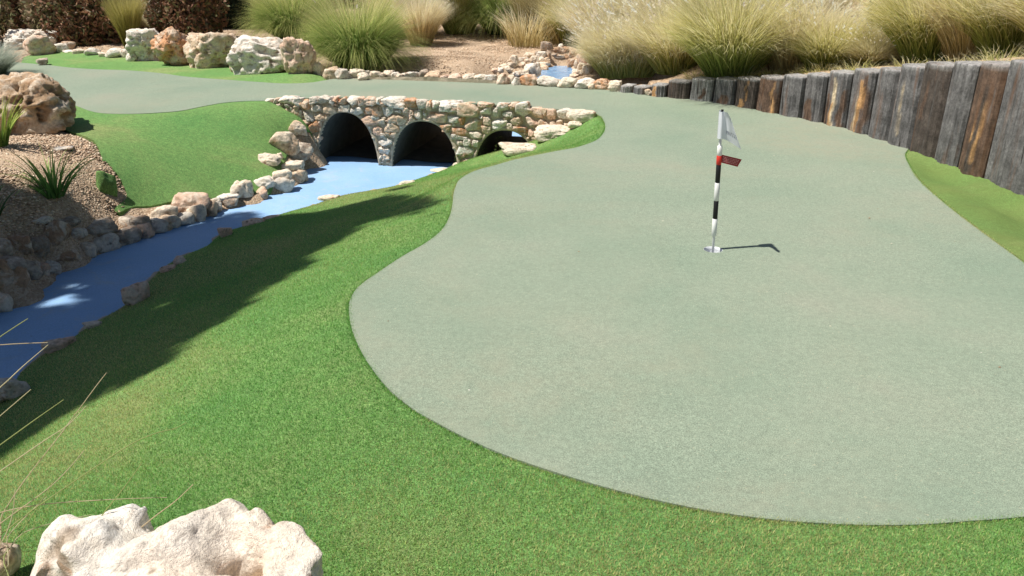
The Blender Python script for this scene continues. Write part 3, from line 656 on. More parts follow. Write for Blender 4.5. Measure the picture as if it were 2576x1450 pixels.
# ------------------------------------------------------------------ edging stones behind the path
E4 = lambda x, y: (1226.3 + .1343 * x, 100.6 + .1343 * y)
E2 = lambda x, y: (628.9 + .2689 * x, .2689 * y)
edge = [(E2, 605, 595, 705, 725, 'c', 'upright white tooth-shaped'), (E2, 700, 640, 830, 745, 't', 'rough tan'), (E2, 810, 655, 915, 750, 'g', 'pale grey'), (E2, 910, 680, 960, 740, 'w', 'tiny white'), (E2, 940, 655, 1075, 740, 'c', 'smooth cream'),
        (E2, 1020, 690, 1110, 760, 'c', 'little wedge-shaped cream'), (E2, 1070, 670, 1140, 725, 'w', 'white'), (E2, 1135, 675, 1255, 745, 'c', 'wide flat cream'), (E2, 1255, 670, 1350, 735, 'c', 'cream'), (E2, 1330, 685, 1400, 745, 'g', 'grey-white'),
        (E2, 1370, 700, 1440, 755, 't', 'tan'), (E2, 1420, 680, 1580, 750, 'w', 'broad white'), (E2, 1590, 665, 1670, 750, 'd', 'dark'), (E2, 1640, 680, 1790, 755, 't', 'chunky tan-and-white'), (E2, 1790, 710, 1870, 760, 'p', 'small pinkish'),
        (E2, 1870, 700, 1985, 770, 'p', 'smooth pink'), (E2, 1985, 700, 2100, 770, 'c', 'blocky cream'), (E2, 2100, 705, 2210, 770, 'c', 'knobbly cream'), (E2, 2205, 710, 2310, 785, 'w', 'white'),
        (E4, 190, 650, 400, 850, 'p', 'tall peach-coloured'), (E4, 395, 680, 480, 840, 'c', 'narrow cream'), (E4, 470, 720, 605, 865, 'w', 'small white-faced'), (E4, 610, 670, 930, 870, 'o', 'large cream-topped rusty'),
        (E4, 950, 700, 1310, 895, 'g', 'long grey-white'), (E4, 1210, 750, 1340, 880, 'w', 'rounded white'), (E4, 1320, 715, 1680, 915, 'c', 'large pitted cream'), (E4, 1660, 740, 2000, 935, 'w', 'flat-topped white'), (E4, 1900, 840, 2000, 945, 't', 'small tan'),
        (E4, 1990, 745, 2285, 945, 'o', 'rounded orange-cream'), (E4, 2280, 790, 2480, 985, 'c', 'two-tone cream')]
GRP = "edging stones along the far side of the green path"
ordw = ['first', 'second', 'third', 'fourth', 'fifth', 'sixth', 'seventh', 'eighth', 'ninth', 'tenth', 'eleventh', 'twelfth', 'thirteenth', 'fourteenth', 'fifteenth', 'sixteenth', 'seventeenth', 'eighteenth', 'nineteenth', 'twentieth',
        'twenty-first', 'twenty-second', 'twenty-third', 'twenty-fourth', 'twenty-fifth', 'twenty-sixth', 'twenty-seventh', 'twenty-eighth', 'twenty-ninth', 'thirtieth', 'thirty-first', 'thirty-second', 'thirty-third', 'thirty-fourth']
for i, (f, x0, y0, x1, y1, c, d) in enumerate(edge):
    u0, v0 = f(x0, y0); u1, v1 = f(x1, y1); g = P((u0 + u1) / 2, v1, 0.0)
    if i == 0: lab = "upright white tooth-shaped stone where the dark turf strip ends"
    else: lab = d + " edging stone, %s after the upright white tooth-shaped stone" % ordw[i - 1]
    rock("edging_stone", u0 - 2, v0 - 1, u1 + 2, v1 + 1, lab, GRP, c=c, g=g, dr=.75, sub=4, rough=.13, boxy=.3, pits=.06)

# ------------------------------------------------------------------ pond surround and cascade
pond_r = [(360,420,470,510,'t'),(400,325,560,500,'c'),(240,500,370,570,'c'),(360,505,540,600,'c'),(90,600,220,680,'p'),(210,570,350,660,'w'),(340,590,480,680,'c'),(480,615,640,690,'w'),(620,450,690,520,'c'),(700,275,860,360,'c'),(800,330,950,450,'c'),
          (930,265,1075,380,'w'),(900,235,1010,300,'d'),(950,370,1080,460,'c'),(1070,360,1160,480,'t'),(600,360,760,440,'g'),(700,390,840,470,'t'),(860,450,1150,520,'c'),(700,480,980,710,'w'),(930,500,1120,640,'t'),(600,690,760,760,'c'),
          (1010,60,1210,200,'d'),(1120,190,1280,245,'b'),(1270,190,1360,240,'b'),(1160,270,1300,320,'d'),(1310,260,1440,350,'b'),(1200,335,1420,400,'d'),(1400,250,1520,330,'b'),(1430,330,1530,400,'b'),(1100,240,1180,420,'b'),(1520,260,1700,340,'b'),
          (1510,395,1620,520,'b'),(1630,400,1700,560,'t'),(1700,275,1960,460,'p'),(1880,390,2030,500,'c'),(1695,460,1830,590,'c'),(1600,570,1680,640,'w'),(1660,610,1840,700,'c'),(1790,500,1930,680,'c'),(1560,670,1740,730,'p'),(1930,520,2010,620,'t'),(1340,100,1400,160,'w')]
pcount = {}
pond_r.sort(key=lambda q: q[0] + q[2])
for i, (x0, y0, x1, y1, c) in enumerate(pond_r):
    u0, v0 = E4(x0, y0); u1, v1 = E4(x1, y1); big = (x1 - x0) > 180
    side = 'left bank' if x1 < 1170 and y0 > 230 else ('right bank' if x0 > 1500 and y0 > 330 else 'cascade')
    pcount[side] = pcount.get(side, 0) + 1
    lab = "%s%s rock at the small far pond, %s along its %s" % ('large ' if big else 'small ', CWORD[c], ordw[pcount[side] - 1], side)
    ymax = 14.3 if y0 < 420 else 30
    g = hit((u0 + u1) / 2, v1)
    if g[1] > 14.2 and y1 < 420: g = at_y((u0 + u1) / 2, v1, 13.9 + 0.5 * (420 - y1) / 420)
    o = rock("rock", u0 - 2, v0 - 1, u1 + 2, v1 + 2, lab, "rocks round the small pond", c=c, g=g, dr=.85, sub=4, rough=.13, boxy=.25, seed=i * 7 + 3, sink=.3)

# ------------------------------------------------------------------ stream-side stones
E1 = lambda x, y: (.2689 * x, .2689 * y)
EB = lambda x, y: (.2689 * x, 314.4 + .2689 * y)
EF = lambda x, y: (.1909 * x, 503.1 + .1909 * y)
E5 = lambda x, y: (628.9 + .3662 * x, 220.1 + .3662 * y)
EZ = lambda x, y: (.3426 * x, 628.9 + .3426 * y)
EW = lambda x, y: (660.4 + .1301 * x, 232.7 + .1301 * y)
bank = [(EW, 560, 630, 850, 915, 't', 'knobbly tan rock standing against the turf by the left arch', 0.7), (EW, 190, 775, 700, 1190, 't', 'big pitted tan rock perched at the left stream bank by the bridge', .6),
        (EW, 400, 1000, 960, 1350, 'd', 'dark rounded rock in shade at the foot of the left arch', .6), (EW, 310, 1190, 385, 1290, 'c', 'small cream stone chip beneath the big pitted rock', .8),
        (EW, -120, 1210, 360, 1440, 'c', 'smooth cream lozenge-shaped rock lying on the lawn beside the stream', .7),
        (E5, 215, 508, 370, 600, 'c', 'pale flat-topped rock at the stream edge just below the lozenge rock', .8), (E5, 265, 560, 385, 650, 't', 'tan block at the water just downstream of the bridge', .6),
        (E5, 170, 610, 290, 690, 'c', 'cream stone at the bend of the left stream edge', .8), (E5, 38, 632, 195, 735, 'w', 'greyish white angular stone at the left stream edge', .8),
        (EB, 2190, 550, 2370, 735, 'c', 'upright cream stone leaning at the left stream edge', .8), (EB, 2050, 680, 2240, 770, 'w', 'flat white stone right beside the leaning cream stone', .8), (EB, 1945, 695, 2070, 800, 'g', 'small grey stone in the lawn kerb by the stream', .8),
        (EB, 1660, 670, 1965, 880, 'p', 'largest stone of the stream kerb, brown faced with a pale top', .7), (EB, 1425, 780, 1665, 960, 'c', 'cream-capped grey stone next to the largest kerb stone', .8),
        (EB, 1160, 855, 1430, 1060, 'd', 'dark rounded stone at the end of the sunlit stream kerb', .8), (EB, 1215, 980, 1280, 1080, 'c', 'little cream stone at the water below the dark kerb stone', .8)]
for i, (f, x0, y0, x1, y1, c, lab, dr) in enumerate(bank):
    u0, v0 = f(x0, y0); u1, v1 = f(x1, y1)
    rock("rock", u0 - 2, v0, u1 + 2, v1 + 2, lab, "rocks along the left stream edge", c=c, dr=dr, sub=4, rough=.11, boxy=.25, pits=.08, seed=100 + i)
fill = dens(pushout(smoothline(Lw, 2), 0.01, -1)[:], .165)
for i, q in enumerate((fill[3:16:3] + fill[17:46])[:34]):
    rr = random.Random(i); wd = rr.uniform(.12, .21); q = q.copy(); V, F = rock_shape((wd, wd * .8, wd * rr.uniform(.7, 1.0)), 900 + i, 3, .12, 9, .3, 9, .05); V[:, 2] += wd * .18
    c = 'ctgpdtcg'[i % 8]; o = link("rock", mesh("rock", V, F, tint=tintarr(V, c, i)), M_ROCK, None, (q[0], q[1], ZW + .02)); o.rotation_euler = (0, 0, rr.uniform(0, 6))
    tag(o, "low %s filler stone at the left waterline, %s counting from the bridge" % (CWORD[c], ordw[i]), "rock", "low stones at the left waterline")
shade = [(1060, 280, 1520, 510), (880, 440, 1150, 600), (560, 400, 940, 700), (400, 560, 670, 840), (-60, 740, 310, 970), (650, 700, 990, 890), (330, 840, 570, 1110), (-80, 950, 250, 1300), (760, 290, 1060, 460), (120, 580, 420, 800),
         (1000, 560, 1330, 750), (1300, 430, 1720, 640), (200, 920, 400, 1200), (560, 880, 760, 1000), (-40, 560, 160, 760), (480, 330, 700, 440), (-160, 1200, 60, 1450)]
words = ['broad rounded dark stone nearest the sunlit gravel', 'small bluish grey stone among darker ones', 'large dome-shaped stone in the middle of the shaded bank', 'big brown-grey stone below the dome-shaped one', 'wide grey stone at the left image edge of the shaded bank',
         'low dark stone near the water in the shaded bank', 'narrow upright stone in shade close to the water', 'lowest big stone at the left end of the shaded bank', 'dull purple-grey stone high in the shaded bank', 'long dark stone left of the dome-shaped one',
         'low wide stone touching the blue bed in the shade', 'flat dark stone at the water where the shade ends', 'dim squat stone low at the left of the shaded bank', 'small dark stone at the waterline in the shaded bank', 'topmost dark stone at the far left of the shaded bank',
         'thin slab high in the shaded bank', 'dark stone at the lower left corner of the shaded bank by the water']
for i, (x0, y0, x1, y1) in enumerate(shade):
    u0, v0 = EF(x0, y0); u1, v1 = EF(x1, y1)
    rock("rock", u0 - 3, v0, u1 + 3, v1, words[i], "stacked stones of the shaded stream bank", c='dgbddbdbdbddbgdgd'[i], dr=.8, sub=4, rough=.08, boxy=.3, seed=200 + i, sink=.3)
right = [(EZ, -40, 925, 210, 1120, 'g', 'grey rock at the near end of the right stream edge'), (EZ, 350, 640, 560, 760, 'p', 'dull pink rock half under the shaded turf edge'), (EZ, 640, 527, 750, 590, 'c', 'small pale stone poking out of the shaded turf edge'),
         (EZ, 925, 250, 1110, 420, 'p', 'largest pinkish rock along the right stream edge'), (EZ, 1190, 120, 1290, 175, 'p', 'small pinkish stone in the turf edge beside the shaded stream'), (EZ, 1285, 55, 1370, 130, 'p', 'stubby pink stone right after the small pinkish one'),
         (EB, 2060, 965, 2170, 1070, 'p', 'dim pink stone between the stream and the shaded turf'), (EB, 2280, 880, 2480, 970, 'p', 'brown-pink rock at the stream bend in the shade'), (EB, 2480, 860, 2640, 920, 'p', 'flat brown stone where the tree shade starts'),
         (E5, 475, 742, 612, 780, 'c', 'bright cream flat stone between blue bed and sunlit turf'), (E5, 1395, 520, 1480, 548, 'c', 'flat cream sliver at the foot of the second pier'), (E5, 1245, 565, 1400, 592, 'c', 'thin pale stone lip along the sunlit stream edge'),
         (E5, 1030, 645, 1130, 685, 'c', 'narrow pale stone lip partway along the sunlit stream edge')]
for i, (f, x0, y0, x1, y1, c, lab) in enumerate(right):
    u0, v0 = f(x0, y0); u1, v1 = f(x1, y1)
    g = P((u0 + u1) / 2, v1, ZW + .03)
    rock("rock", u0 - 1, v0, u1 + 1, v1 + 2, lab, "rocks along the right stream edge", c=c, dr=.7, g=g, sub=4, rough=.1, boxy=.25, seed=300 + i)

# ------------------------------------------------------------------ boulders at the back left
back = [(95, 285, 520, 470, 'w', 'low white boulder at the far left behind the turf strip', .6, 5), (265, 340, 510, 520, 'p', 'salmon pink boulder in front of the low white one', .7, 4), (500, 410, 640, 500, 'w', 'white stone beside the salmon boulder', .8, 3), (590, 390, 710, 480, 'b', 'brown stone lying behind the turf strip', .8, 3),
        (705, 365, 830, 420, 'c', 'cream stone out on the bare ground', .8, 3), (945, 335, 1040, 380, 'c', 'small cream stone beside the yellow grass clump', .8, 3), (600, 470, 700, 505, 'w', 'small white stone at the upper edge of the turf strip', .8, 3), (690, 460, 810, 515, 'c', 'cream stone in the turf strip edge', .8, 3),
        (800, 450, 935, 530, 'w', 'white jagged stone in the turf strip edge', .8, 3), (930, 490, 1010, 540, 'c', 'flat cream stone in the turf strip edge', .8, 3), (1000, 455, 1160, 545, 'w', 'long white stone left of the boulder row', .7, 3), (1140, 460, 1230, 545, 'g', 'grey stone next to the boulder row', .8, 3),
        (1190, 500, 1290, 580, 'w', 'white stone at the foot of the tall white boulder', .8, 3),
        (1250, 285, 1590, 575, 'w', 'tall white boulder leading the boulder row', .7, 5), (1480, 295, 1830, 620, 'o', 'rust orange boulder with a pale foot', .7, 5), (1670, 290, 1900, 420, 't', 'tan boulder top behind the rust orange one', .7, 4), (1780, 320, 2250, 640, 't', 'broad pitted boulder, white above and brown below', .6, 5),
        (2190, 360, 2750, 700, 'w', 'biggest white rounded boulder of the boulder row', .6, 5), (2155, 585, 2240, 680, 'p', 'little pink stone at the foot of the biggest white boulder', .8, 3)]
for i, (x0, y0, x1, y1, c, lab, dr, sub) in enumerate(back):
    u0, v0 = E1(x0, y0); u1, v1 = E1(x1, y1); big = sub > 3
    rock("boulder" if big else "rock", u0, v0, u1, v1, lab, "boulders and stones behind the turf strip", c=c, dr=dr, g=P((u0 + u1) / 2, v1, 0.01), sub=sub, rough=.17 if big else .12, boxy=.3, pits=.34 if big else .12, seed=400 + i, cat='boulder' if big else 'rock', K=9)
rock("boulder", 718, 104, 796, 197, "narrow boulder, white on top and orange below, at the right end of the boulder row", "boulders and stones behind the turf strip", c='p', dr=.7, g=P(757, 196, .01), sub=5, rough=.18, pits=.34, seed=431, cat='boulder')
rock("boulder", -70, 192, 182, 342, "large rough brown boulder at the left edge between gravel and lawn", None, c=(.47, .32, .20), dr=.8, g=P(56, 341, 0), sub=5, rough=.2, pits=.42, seed=440, cat='boulder')
rock("stone", 150 * .63, 149, 121, 165, "small blue-grey stone lying on the far left of the path", None, c='d', g=P(108, 164, .01), dr=.8, seed=77)

# ------------------------------------------------------------------ timber palisade
pal = empty("timber_retaining_wall", tuple((posts[8][0] + posts[8][1]) / 2), "curved retaining wall of upright weathered sleepers rising to the right beside the green", "retaining wall")
G_ = (.150, .143, .142); BR = (.13, .082, .058); DK = (.085, .068, .058); PG = (.27, .26, .25); OR = (.48, .27, .12); PL = (.58, .46, .31)
PST = [(PG, []), (G_, []), (G_, [(-.25, .2, 0, .95, OR)]), (DK, []), (PG, [(.15, .12, .1, .6, BR)]), (G_, [(.1, .3, 0, .4, BR)]), (DK, [(.12, .05, .25, 1, OR), (-.1, .15, 0, .3, OR)]), (BR, [(.3, .08, 0, .9, OR)]), (G_, []), (G_, [(-.1, .3, 0, .5, BR)]),
       (G_, [(.0, .11, 0, .92, PL), (-.05, .09, 0, .45, OR), (-.3, .15, 0, .6, BR), (.35, .14, 0, .7, BR)]), (G_, [(.05, .17, .0, .55, OR), (.2, .16, .4, .85, OR), (-.05, .06, 0, .7, PL), (.36, .12, 0, .95, BR)]), (G_, []), (G_, [(.02, .045, .12, 1.0, PL)]),
       (DK, [(-.05, .12, .4, .8, BR)]), (G_, []), (BR, [(.12, .12, .05, .8, DK), (.2, .07, .1, .7, OR), (.0, .06, .3, .5, OR)]), (G_, []), (DK, []), (G_, []), (BR, []), (G_, [])]
PLAB = {0: "short pale grey post end", 2: "short post with an orange left half", 3: "dark brown post", 4: "pale silvery post", 6: "post with a narrow orange streak", 10: "post with a long pale wood wound", 11: "post with a forked orange wound and knot",
        13: "post with a thin pale stripe from top to bottom", 16: "brown rotted post with orange patches", 17: "widest grey post at the right edge"}
for i, (a, b, ztp) in enumerate(posts):
    t = (b - a); wd = np.linalg.norm(t); t = t / wd; nb = np.array([-t[1], t[0], 0]); nb = nb if nb[1] > 0 else -nb
    base, streaks = PST[min(i, len(PST) - 1)]; r0 = random.Random(i * 5 + 1); hw = wd / 2 - 0.011; dpt = 0.2
    # cross-section ring (front has two slightly angled faces), column of rings up the height
    k1 = r0.uniform(-.15, .35); ring = []
    for q in np.linspace(-1, 1, 17): ring.append((q * hw, -0.012 * r0.random() - 0.045 * max(0, 1 - abs(q - k1) / (1.1)) + 0.030 * max(0, abs(q) - 0.86) / 0.14))
    ring += [(hw, dpt * .5), (hw * .9, dpt), (0, dpt * 1.02), (-hw * .9, dpt), (-hw, dpt * .5)]
    n = len(ring); zz = list(np.linspace(-0.15, ztp - 0.012, 26)) + [ztp - 0.004, ztp]; V = []; T = []
    tilt = r0.uniform(-.012, .012); ztp = ztp + r0.uniform(-.004, .004)
    for j, z in enumerate(zz):
        sh = 1.0 if j < len(zz) - 2 else (0.985 if j == len(zz) - 2 else 0.93)
        for q, (x, y) in enumerate(ring):
            yy = (y - dpt / 2) * sh + dpt / 2; xx = x * sh + tilt * z / max(ztp, .1)
            V.append(t * xx + nb * yy + np.array([0, 0, z])); col = np.array(base)
            f = z / ztp
            for (x0, w_, z0, z1, c) in streaks:
                wob = 0.10 * math.sin(f * 7 + i) + .05 * math.sin(f * 17 + 2 * i); d = abs(x / hw / 1.0 - 2 * x0 - wob * (0.6 if w_ < .08 else 1)); 
                if q < 17 and z0 <= f <= z1: m_ = np.clip((w_ * 2 * (1 - .5 * ((f - z0) / (z1 - z0 + .01)) ** 2) - d) / .08, 0, 1); col = col * (1 - m_) + np.array(c) * m_
            if j >= len(zz) - 3: col = col * 0.4 + np.array([.34, .33, .32]) * 0.6
            T.append(col)
    F = [[j * n + q, j * n + (q + 1) % n, (j + 1) * n + (q + 1) % n, (j + 1) * n + q] for j in range(len(zz) - 1) for q in range(n)]
    V.append(np.array([0, 0, ztp + 0.002]) + nb * dpt / 2); T.append(np.array([.36, .35, .34])); top = (len(zz) - 1) * n
    F += [[top + q, top + (q + 1) % n, len(V) - 1] for q in range(n)]
    V = np.array(V); V[:, :2] += 0.004 * np.stack([vn(V * [20, 20, 3] + i), vn(V * [20, 20, 3] - i)], 1)
    m0 = (a + b) / 2 - np.array(pal.location)
    o = link("post", mesh("post", V, F, smooth=False, tint=np.array(T)), M_WOOD, pal, tuple(m0))
    if i in PLAB: o["label"] = PLAB[i]
rock("rock", 1622, 226, 1640, 243, "small tan stone filling the gap between two short timber posts", None, c='t', g=P(1631, 242, 0), seed=91)

# ------------------------------------------------------------------ flagstick in its cup
hx, hy = hole_c[0], hole_c[1]
M_WHITE = mat("white_foam", plain((.78, .78, .76), .6, .06)); M_BLACK = mat("black_foam", plain((.012, .012, .013), .5)); M_RED = mat("red_tape", plain((.62, .045, .030), .45))
M_CUP = mat("cup_plastic", plain((.62, .64, .66), .35)); M_DRED = mat("red_tag", plain((.30, .022, .030), .4)); M_INK = mat("ink", plain((.12, .15, .21), .6)); M_INK2 = mat("tag_print", plain((.60, .33, .32), .6))
def cloth(t, b):
    b.inputs["Base Color"].default_value = (.74, .77, .82, 1); b.inputs["Roughness"].default_value = .45
    tr = t.nodes.new("ShaderNodeBsdfTranslucent"); tr.inputs[0].default_value = (.8, .83, .88, 1)
    ms = t.nodes.new("ShaderNodeMixShader"); ms.inputs[0].default_value = .2
    t.links.new(b.outputs[0], ms.inputs[1]); t.links.new(tr.outputs[0], ms.inputs[2]); t.links.new(ms.outputs[0], t.nodes["Material Output"].inputs[0])
M_CLOTH = mat("flag_cloth", cloth)
def lathe(prof, cx, cy, n=28, axis=None):
    V = []; F = []
    for (r, z) in prof:
        for k in range(n):
            q = k * math.tau / n; ox = axis(z) if axis else 0; V.append((cx + ox + r * math.cos(q), cy + r * math.sin(q), z))
    for j in range(len(prof) - 1):
        for k in range(n): F.append([j * n + k, j * n + (k + 1) % n, (j + 1) * n + (k + 1) % n, (j + 1) * n + k])
    return V, F
cup = empty("golf_hole", (hx, hy, 0), "round white-lined golf hole cut into the pale green", "golf hole")
V, F = lathe([(HR * .96, 0.004), (HR * .95, -0.10), (0.001, -0.10)], 0, 0, 40); link("cup", mesh("cup", V, F), M_CUP, cup)
V, F = lathe([(HR * 1.01, -0.01), (HR * 1.015, 0.0085), (HR * .96, 0.0085), (HR * .955, -0.012)], 0, 0, 40); link("rim", mesh("rim", V, F), M_CUP, cup)
flag = empty("golf_flagstick", (hx, hy, 0), "striped flagstick with a white pennant and red tag standing in the hole", "flagstick")
FZ = lambda y: at_y(1800, y, hy)[2]
ztop = FZ(281.5); xt = at_y(1817, 281.5, hy)[0] - hx; xb = 0.0
AX = lambda z: xb + (xt - xb) * (z / ztop)
def seg(name, r, y0, y1, m, lab=None, bev=.0012, vb=0):
    z0, z1 = (FZ(y0) if y0 is not None else -0.10), FZ(y1)
    V, F = lathe([(0.0005, z0), (r - bev, z0), (r, z0 + bev), (r, (z0 + z1) / 2), (r, z1 - bev), (r - bev, z1), (0.0005, z1)], 0, 0, 24, AX)
    o = link(name, mesh(name, V, F), m, flag)
    if lab: o["label"] = lab
M_ROD = mat("rod_paint", plain((.72, .72, .72), .35))
seg("rod", .0072, None, 351, M_ROD); seg("foam_band", .0140, 593, 550.5, M_WHITE, "lowest white foam band"); seg("foam_band", .0132, 550.5, 505, M_BLACK, "lower black foam band")
seg("foam_band", .0140, 505, 460, M_WHITE, "middle white foam band"); seg("foam_band", .0132, 460, 414.6, M_BLACK, "upper black foam band"); seg("tape_band", .0140, 414.6, 391.6, M_RED); seg("foam_band", .0135, 391.6, 367.5, M_WHITE, "topmost white foam band")
seg("tip_cap", .0068, 284, 275.8, M_BLACK)
fo = lambda x, y: (1792.4 + .1084 * x, 270.4 + .1084 * y)
def interp(pts, t):
    k = min(int(t * (len(pts) - 1)), len(pts) - 2); f = t * (len(pts) - 1) - k
    return np.array(pts[k]) * (1 - f) + np.array(pts[k + 1]) * f
LE = [(180, 108), (160, 260), (148, 420), (133, 580), (120, 730)]; ME = [(268, 104), (285, 260), (292, 420), (296, 580), (285, 745)]
RE = [(350, 122), (428, 262), (480, 430), (530, 590), (590, 760), (666, 985)]
def flagpt(u, t):                                                     # u: 0 sleeve edge .. 1 fly edge, t: 0 top .. 1 hem
    if u < .3: a = interp(LE, t) * (1 - u / .3) + interp(ME, t) * (u / .3)
    else:
        f = (u - .3) / .7; a = interp(ME, t) * (1 - f) + interp(RE, t) * f; a = a + np.array([0, -26]) * math.sin(f * math.pi) * t * .6
    x, y = fo(*a); dy = -0.012 - .10 * max(0, u - .2) + .005 * math.sin(u * 13 + t * 6) * u - 0.016 * math.sin(min(u / .3, 1) * math.pi) + (0.020 * math.sin((u - .3) / .7 * 5.2) * (.3 + .7 * t) if u > .3 else 0)
    return at_y(x, y, hy + dy) - np.array([hx, hy, 0])
nu, nt_ = 44, 30; V = [flagpt(i / nu, j / nt_) for j in range(nt_ + 1) for i in range(nu + 1)]
F = [[j * (nu + 1) + i, j * (nu + 1) + i + 1, (j + 1) * (nu + 1) + i + 1, (j + 1) * (nu + 1) + i] for j in range(nt_) for i in range(nu)]
# back layer of the sleeve closes round the rod
nb0 = len(V)
for j in range(nt_ + 1):
    for i in range(9):
        p = flagpt(i / 8 * .3, j / nt_).copy(); p[1] = -p[1] * .9 if 0 < i < 8 else p[1]; V.append(p)
F += [[nb0 + j * 9 + i + 1, nb0 + j * 9 + i, nb0 + (j + 1) * 9 + i, nb0 + (j + 1) * 9 + i + 1] for j in range(nt_) for i in range(8)]
pen = link("pennant", mesh("pennant", V, F), M_CLOTH, flag)
def text_mesh(body):
    cu = bpy.data.curves.new("t", 'FONT'); cu.body = body; cu.size = 1; o = bpy.data.objects.new("t", cu); COL.objects.link(o)
    dg = bpy.context.evaluated_depsgraph_get(); me = bpy.data.meshes.new_from_object(o.evaluated_get(dg)); bpy.data.objects.remove(o)
    return me
me = text_mesh("MINI GOLF"); co = np.array([v.co[:] for v in me.vertices]); x0, x1 = co[:, 0].min(), co[:, 0].max(); y1 = co[:, 1].max()
for v in me.vertices:
    f = (v.co.x - x0) / (x1 - x0); u = .36 + .60 * f; t = .80 - .135 * v.co.y / y1 + .015 * f
    p = flagpt(u, t); v.co = Vector((p[0], p[1] - 0.0012, p[2]))
me.materials.clear(); me.materials.append(M_INK); o = link("lettering", me, M_INK, pen)
# red tag
TG = [(205, 1096), (680, 1210), (582, 1382), (200, 1284)]
def tagpt(u, t, off=0.0):
    a = np.array(TG[0]) * (1 - u) * (1 - t) + np.array(TG[1]) * u * (1 - t) + np.array(TG[2]) * u * t + np.array(TG[3]) * (1 - u) * t
    x, y = fo(*a); return at_y(x, y, hy - 0.004 - 0.006 * math.sin(u * 3) - off) - np.array([hx, hy, 0])
V = []; F = []
for sd in (0, -.0015):
    for j in range(5):
        for i in range(11): V.append(tagpt(i / 10, j / 4, sd))
for q in (0, 55):
    F += [[q + j * 11 + i, q + j * 11 + i + 1, q + (j + 1) * 11 + i + 1, q + (j + 1) * 11 + i] for j in range(4) for i in range(10)]
tg = link("red_tag", mesh("red_tag", V, F), M_DRED, flag)
V = []; F = []
for row, t in enumerate((.22, .40, .58, .76)):
    x = .08
    while x < .9:
        l = random.uniform(.03, .09); k = len(V)
        for (a, b) in ((x, t - .035), (min(x + l, .93), t - .035), (min(x + l, .93), t + .035), (x, t + .035)): V.append(tagpt(a, b, .0026))
        F.append([k, k + 1, k + 2, k + 3]); x += l + .025
link("print", mesh("print", V, F), M_INK2, tg)

# ------------------------------------------------------------------ grasses
def blades(n, h, r0, spread, seed, cols, wd=.006, droop=.5, nseg=5, hvar=.35, upright=.0, tipvar=.15):
    g = np.random.default_rng(seed); az = g.uniform(0, 2 * np.pi, n); rr = r0 * np.sqrt(g.uniform(0, 1, n))
    a0 = az + g.normal(0, .5, n); bx = rr * np.cos(a0); by = rr * np.sin(a0)
    L = h * (1 - hvar * g.uniform(0, 1, n) ** 1.2) * 1.15; lean = spread * g.uniform(0.05, 1, n) ** .8; dr = droop * g.uniform(.3, 1.2, n)
    t = np.linspace(0, 1, nseg + 1)[None, :]
    th = (lean[:, None] * .55 + (lean[:, None] * .6 + dr[:, None]) * t ** 1.4)          # angle from vertical along the blade
    ds = L[:, None] / nseg; rad = np.concatenate([np.zeros((n, 1)), np.cumsum(np.sin(th[:, 1:]) * ds, 1)], 1); zz = np.concatenate([np.zeros((n, 1)), np.cumsum(np.cos(th[:, 1:]) * ds, 1)], 1)
    cx = bx[:, None] + rad * np.cos(az)[:, None]; cy = by[:, None] + rad * np.sin(az)[:, None]; zz = np.maximum(zz, 0.01)
    fa = az + g.uniform(-1.4, 1.4, n) + np.pi / 2; w_ = wd * g.uniform(.6, 1.3, n)[:, None] * (1 - .85 * t ** 1.5)
    px = np.cos(fa)[:, None] * w_ / 2; py = np.sin(fa)[:, None] * w_ / 2
    V = np.empty((n, nseg + 1, 2, 3)); V[:, :, 0] = np.stack([cx - px, cy - py, zz], -1); V[:, :, 1] = np.stack([cx + px, cy + py, zz], -1)
    base = (np.arange(n) * (nseg + 1) * 2)[:, None] + (np.arange(nseg) * 2)[None, :]
    F = np.stack([base, base + 1, base + 3, base + 2], -1).reshape(-1, 4)
    C = np.array(cols); m = len(C) - 1; tt = np.clip(t + g.normal(0, tipvar, n)[:, None], 0, .999) * m; k = tt.astype(int); f = (tt - k)[..., None]
    col = (C[k] * (1 - f) + C[np.minimum(k + 1, m)] * f) * g.uniform(.72, 1.25, n)[:, None, None]
    T = np.repeat(col[:, :, None, :], 2, 2).reshape(-1, 3)
    tips = np.stack([cx[:, -1], cy[:, -1], zz[:, -1]], 1); dirs = np.stack([cx[:, -1] - cx[:, -2], cy[:, -1] - cy[:, -2], zz[:, -1] - zz[:, -2]], 1)
    return V.reshape(-1, 3), F, np.clip(T, 0.004, .9), tips, dirs
def plumes(tips, dirs, L, r, seed, col):
    g = np.random.default_rng(seed); V = []; F = []; T = []
    for p, d in zip(tips, dirs):
        d = d / (np.linalg.norm(d) + 1e-6); a = np.cross(d, [0.3, .2, .9]); a /= np.linalg.norm(a) + 1e-6; b = np.cross(d, a); l = L * g.uniform(.6, 1.2); c = np.array(col) * g.uniform(.75, 1.15)
        for q in range(26):                                            # bristles round the head
            s = g.uniform(0, 1); ph = g.uniform(0, 6.28); o = p + d * (s * l - .02); rad = r * math.sin(math.pi * min(max(s * .9 + .08, 0), 1)) * 1.3; e = o + d * l * .22 + (a * math.cos(ph) + b * math.sin(ph)) * rad
            w_ = (a * math.sin(ph) - b * math.cos(ph)) * r * .28; k = len(V); V += [o - w_, o + w_, e]; F.append([k, k + 1, k + 2]); T += [c, c, c * 1.1]
    return np.array(V), np.array(F), np.clip(np.array(T), 0, .9)
GREEN = [(.06, .13, .045), (.16, .30, .08), (.36, .47, .13), (.56, .55, .22)]; OLIVE = [(.20, .28, .06), (.44, .48, .13), (.70, .65, .28), (.86, .76, .50)]
